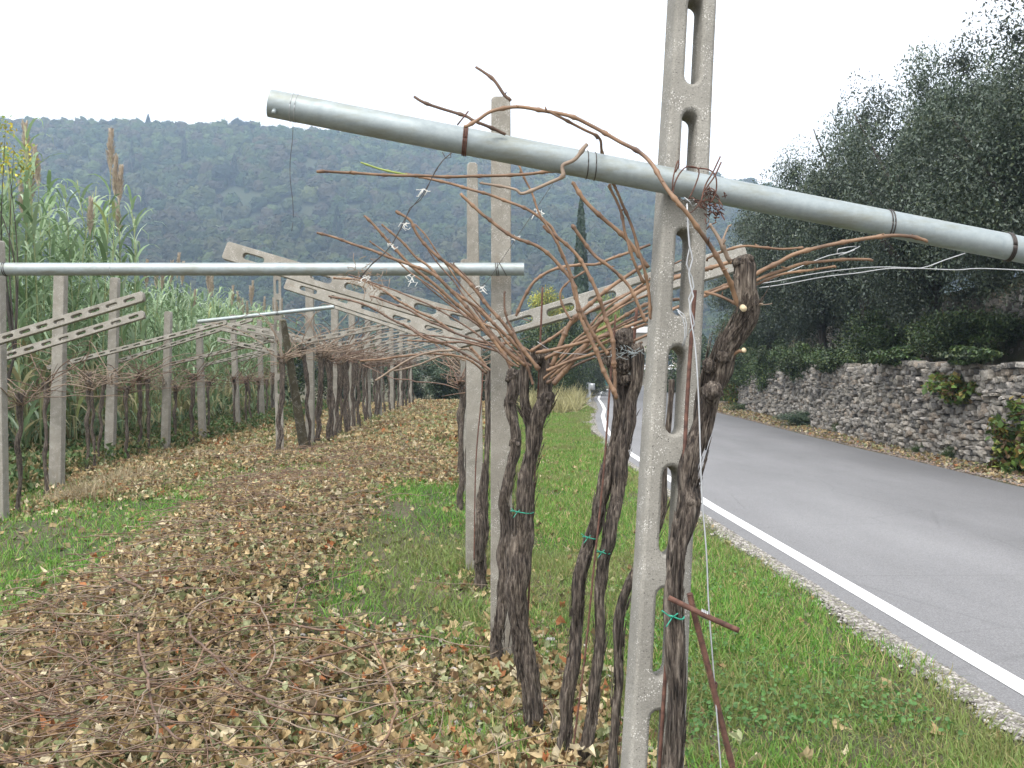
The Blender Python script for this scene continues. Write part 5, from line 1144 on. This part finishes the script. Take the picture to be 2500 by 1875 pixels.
stones('gravel_shoulder', x, y, .006, .022, 'pinkish limestone gravel between grass and asphalt', .010, ((.33, .31, .28), (.26, .24, .22), (.46, .43, .40), (.17, .155, .14), (.22, .22, .15)))
n = 16000; y = 11+44*NR.random(n)**1.6; x = np.interp(y, *RX)+.05+NR.random(n)*(wallx(y)-np.interp(y, *RX)); 
stones('gravel_shoulder', x, y, .008, .03, 'dark grit and leaf crumbs at the foot of the wall', .01, ((.20, .17, .15), (.26, .22, .18), (.30, .20, .13), (.15, .12, .11)))
x, y = sample(9000, 6.6, 10.5, 11, 50, lambda x, y: ((x > np.interp(y, *RX)+.15) & (x < wallx(y)))*1.0, 1.5); m = len(x)
T = xform(np.stack([x, y, hgt(x, y)+.02], -1), NR.uniform(.05, .1, m), NR.random(m)*6.3, NR.normal(size=m)*.4, NR.normal(size=m)*.4)
v, f, c = ribbon_inst(LT[0][0], LT[0][1], T, lcol[NR.choice(10, m, p=lp)]*.8); tag(mk('fallen_leaves', v, f, m_litter, smooth=False, col=c), 'brown leaves gathered at the wall foot', 'leaves', kind='stuff')
# ------------------------------------------------------------------ grass
gcol = np.array([[0.12, 0.29, 0.035], [0.17, 0.37, 0.05], [0.075, 0.19, 0.025], [0.24, 0.37, 0.08], [0.40, 0.35, 0.15], [0.18, 0.28, 0.055]])
bl = np.array([[-.5, 0, 0], [.5, 0, 0], [-.42, .12, .42], [.42, .12, .42], [-.26, .38, .78], [.26, .38, .78], [-.03, .75, 1], [.03, .75, 1]]); bf = np.array([[0, 1, 3, 2], [2, 3, 5, 4], [4, 5, 7, 6]])
def grass(name, x, y, h0, h1, w, label, dry=.12, tuft=True):
    m = len(x); h = NR.uniform(h0, h1, m)*(1+.5*n2(x, y, 2.3, 31)); T = xform(np.stack([x, y, hgt(x, y)-.004], -1), np.stack([np.full(m, w)*NR.uniform(.6, 1.4, m)*(1+y*.05), h*NR.uniform(.4, 1.3, m), h], -1), NR.random(m)*6.3, NR.normal(size=m)*.5, NR.normal(size=m)*.4)
    p_ = np.array([.27, .25, .2, .14, dry*.6, .14]); p_ /= p_.sum(); c = gcol[NR.choice(6, m, p=p_)]*NR.uniform(.75, 1.2, (m, 1))
    dr = np.clip(n2(x, y, .8, 33)*1.0+n2(x, y, 3.1, 34)*.35+.35*sst(.55, .1, linex(y)-.3-x)*(x > 0), 0, .55)[:, None]; c = c*(1-dr)+np.array([.25, .24, .10])*dr
    v, f, c = ribbon_inst(bl, bf, T, c); return tag(mk(name, v, f, m_grass, col=c), label, 'grass', kind='stuff')
def vmask(x, y):
    e = linex(y)-.28+.12*n2(y, x*0, 1.1, 35); return sst(-.75, .35, x)*sst(0, -.12, x-e)*(1-.75*litter_mask(x, y))*np.clip(.95+.7*n2(x, y, 1.8, 36), .2, 1)
x, y = sample(520000, -.8, 3.4, 3.0, 60, vmask, 2.2)
grass('verge_grass', x, y, .03, .085, .0045, 'green grass of the road verge', .5)
def lmask(x, y):
    return ((x < -.2))*np.clip(1-1.1*litter_mask(x, y), .0, 1)*np.clip(.8+.9*n2(x, y, 1.3, 37), .1, 1)*(x > -6.8)
x, y = sample(320000, -6.8, 0.2, 3.2, 34, lmask, 1.5)
grass('vineyard_grass', x, y, .035, .085, .005, 'green grass strips between the heaps of prunings', .1)
x, y = sample(2200, -4.9, -4.0, 10.2, 12.2, lambda x, y: np.exp(-((x+4.4)/.25)**2), 1)
gc_ = gcol.copy(); gcol[:] = np.array([.42, .34, .22]); grass('dry_grass', x, y, .10, .22, .006, 'pale dry grass tuft at the foot of the left row'); 
x, y = sample(9000, .5, 4.2, 38, 60, lambda x, y: (x < linex(y)-.9)*.8, 1); gcol[:] = np.array([.36, .33, .16]); grass('tall_dry_grass', x, y, .3, .8, .014, 'tall straw-coloured grass by the guard rail'); gcol[:] = gc_
ft = [(o.matrix_world.translation.x if o.parent is None and o.type == 'EMPTY' else o.location.x, o.location.y) for o in S.objects if o.parent is None and (o.name.startswith('grapevine') or o.name.startswith('concrete_post')) and 2 < o.location.y < 24]
fx_ = np.array(ft); k_ = NR.integers(0, len(fx_), 9000); x = fx_[k_, 0]+NR.normal(size=9000)*.11; y = fx_[k_, 1]+NR.normal(size=9000)*.11
grass('foot_grass', x, y, .06, .15, .005, 'longer unmown grass round the feet of posts and vines', .8)
# clover and weeds in the right foreground
x, y = sample(9000, .7, 2.4, 3.4, 8, lambda x, y: np.clip(n2(x, y, 1.6, 40)*2+.35, 0, 1)*(x < linex(y)-.55), 1.3); m = len(x)
hex_ = np.array([[0, 0, 0]]+[[math.cos(a)*.5, math.sin(a)*.5, .08] for a in [q*math.pi/3 for q in range(6)]]); hf = np.array([[0, 1+q, 1+(q+1) % 6] for q in range(6)])
T = xform(np.stack([x, y, hgt(x, y)+NR.uniform(.015, .07, m)], -1), NR.uniform(.012, .028, m), NR.random(m)*6.3, NR.normal(size=m)*.5, NR.normal(size=m)*.5)
v, f, c = ribbon_inst(hex_, hf, T, np.array([.09, .20, .05])*NR.uniform(.7, 1.3, (m, 1))); tag(mk('clover', v, f, m_leaf, smooth=False, col=c), 'low clover leaves among the verge grass', 'clover', kind='stuff')
# undergrowth between the left row and the reeds
x, y = sample(26000, -8.5, -4.8, 10, 38, lambda x, y: (x < -5.0-.03*y)*.9, 1.2); m = len(x)
T = xform(np.stack([x, y, hgt(x, y)+NR.random(m)*.30], -1), NR.uniform(.05, .12, m), NR.random(m)*6.3, NR.normal(size=m)*.6, NR.normal(size=m)*.6)
v, f, c = ribbon_inst(LT[1][0], LT[1][1], T, np.array([[.07, .13, .04], [.10, .16, .05], [.14, .16, .06], [.22, .18, .08]])[NR.integers(0, 4, m)]*NR.uniform(.7, 1.2, (m, 1))); tag(mk('undergrowth', v, f, m_leaf, smooth=False, col=c), 'nettles and weeds under the reeds', 'weeds', kind='stuff')
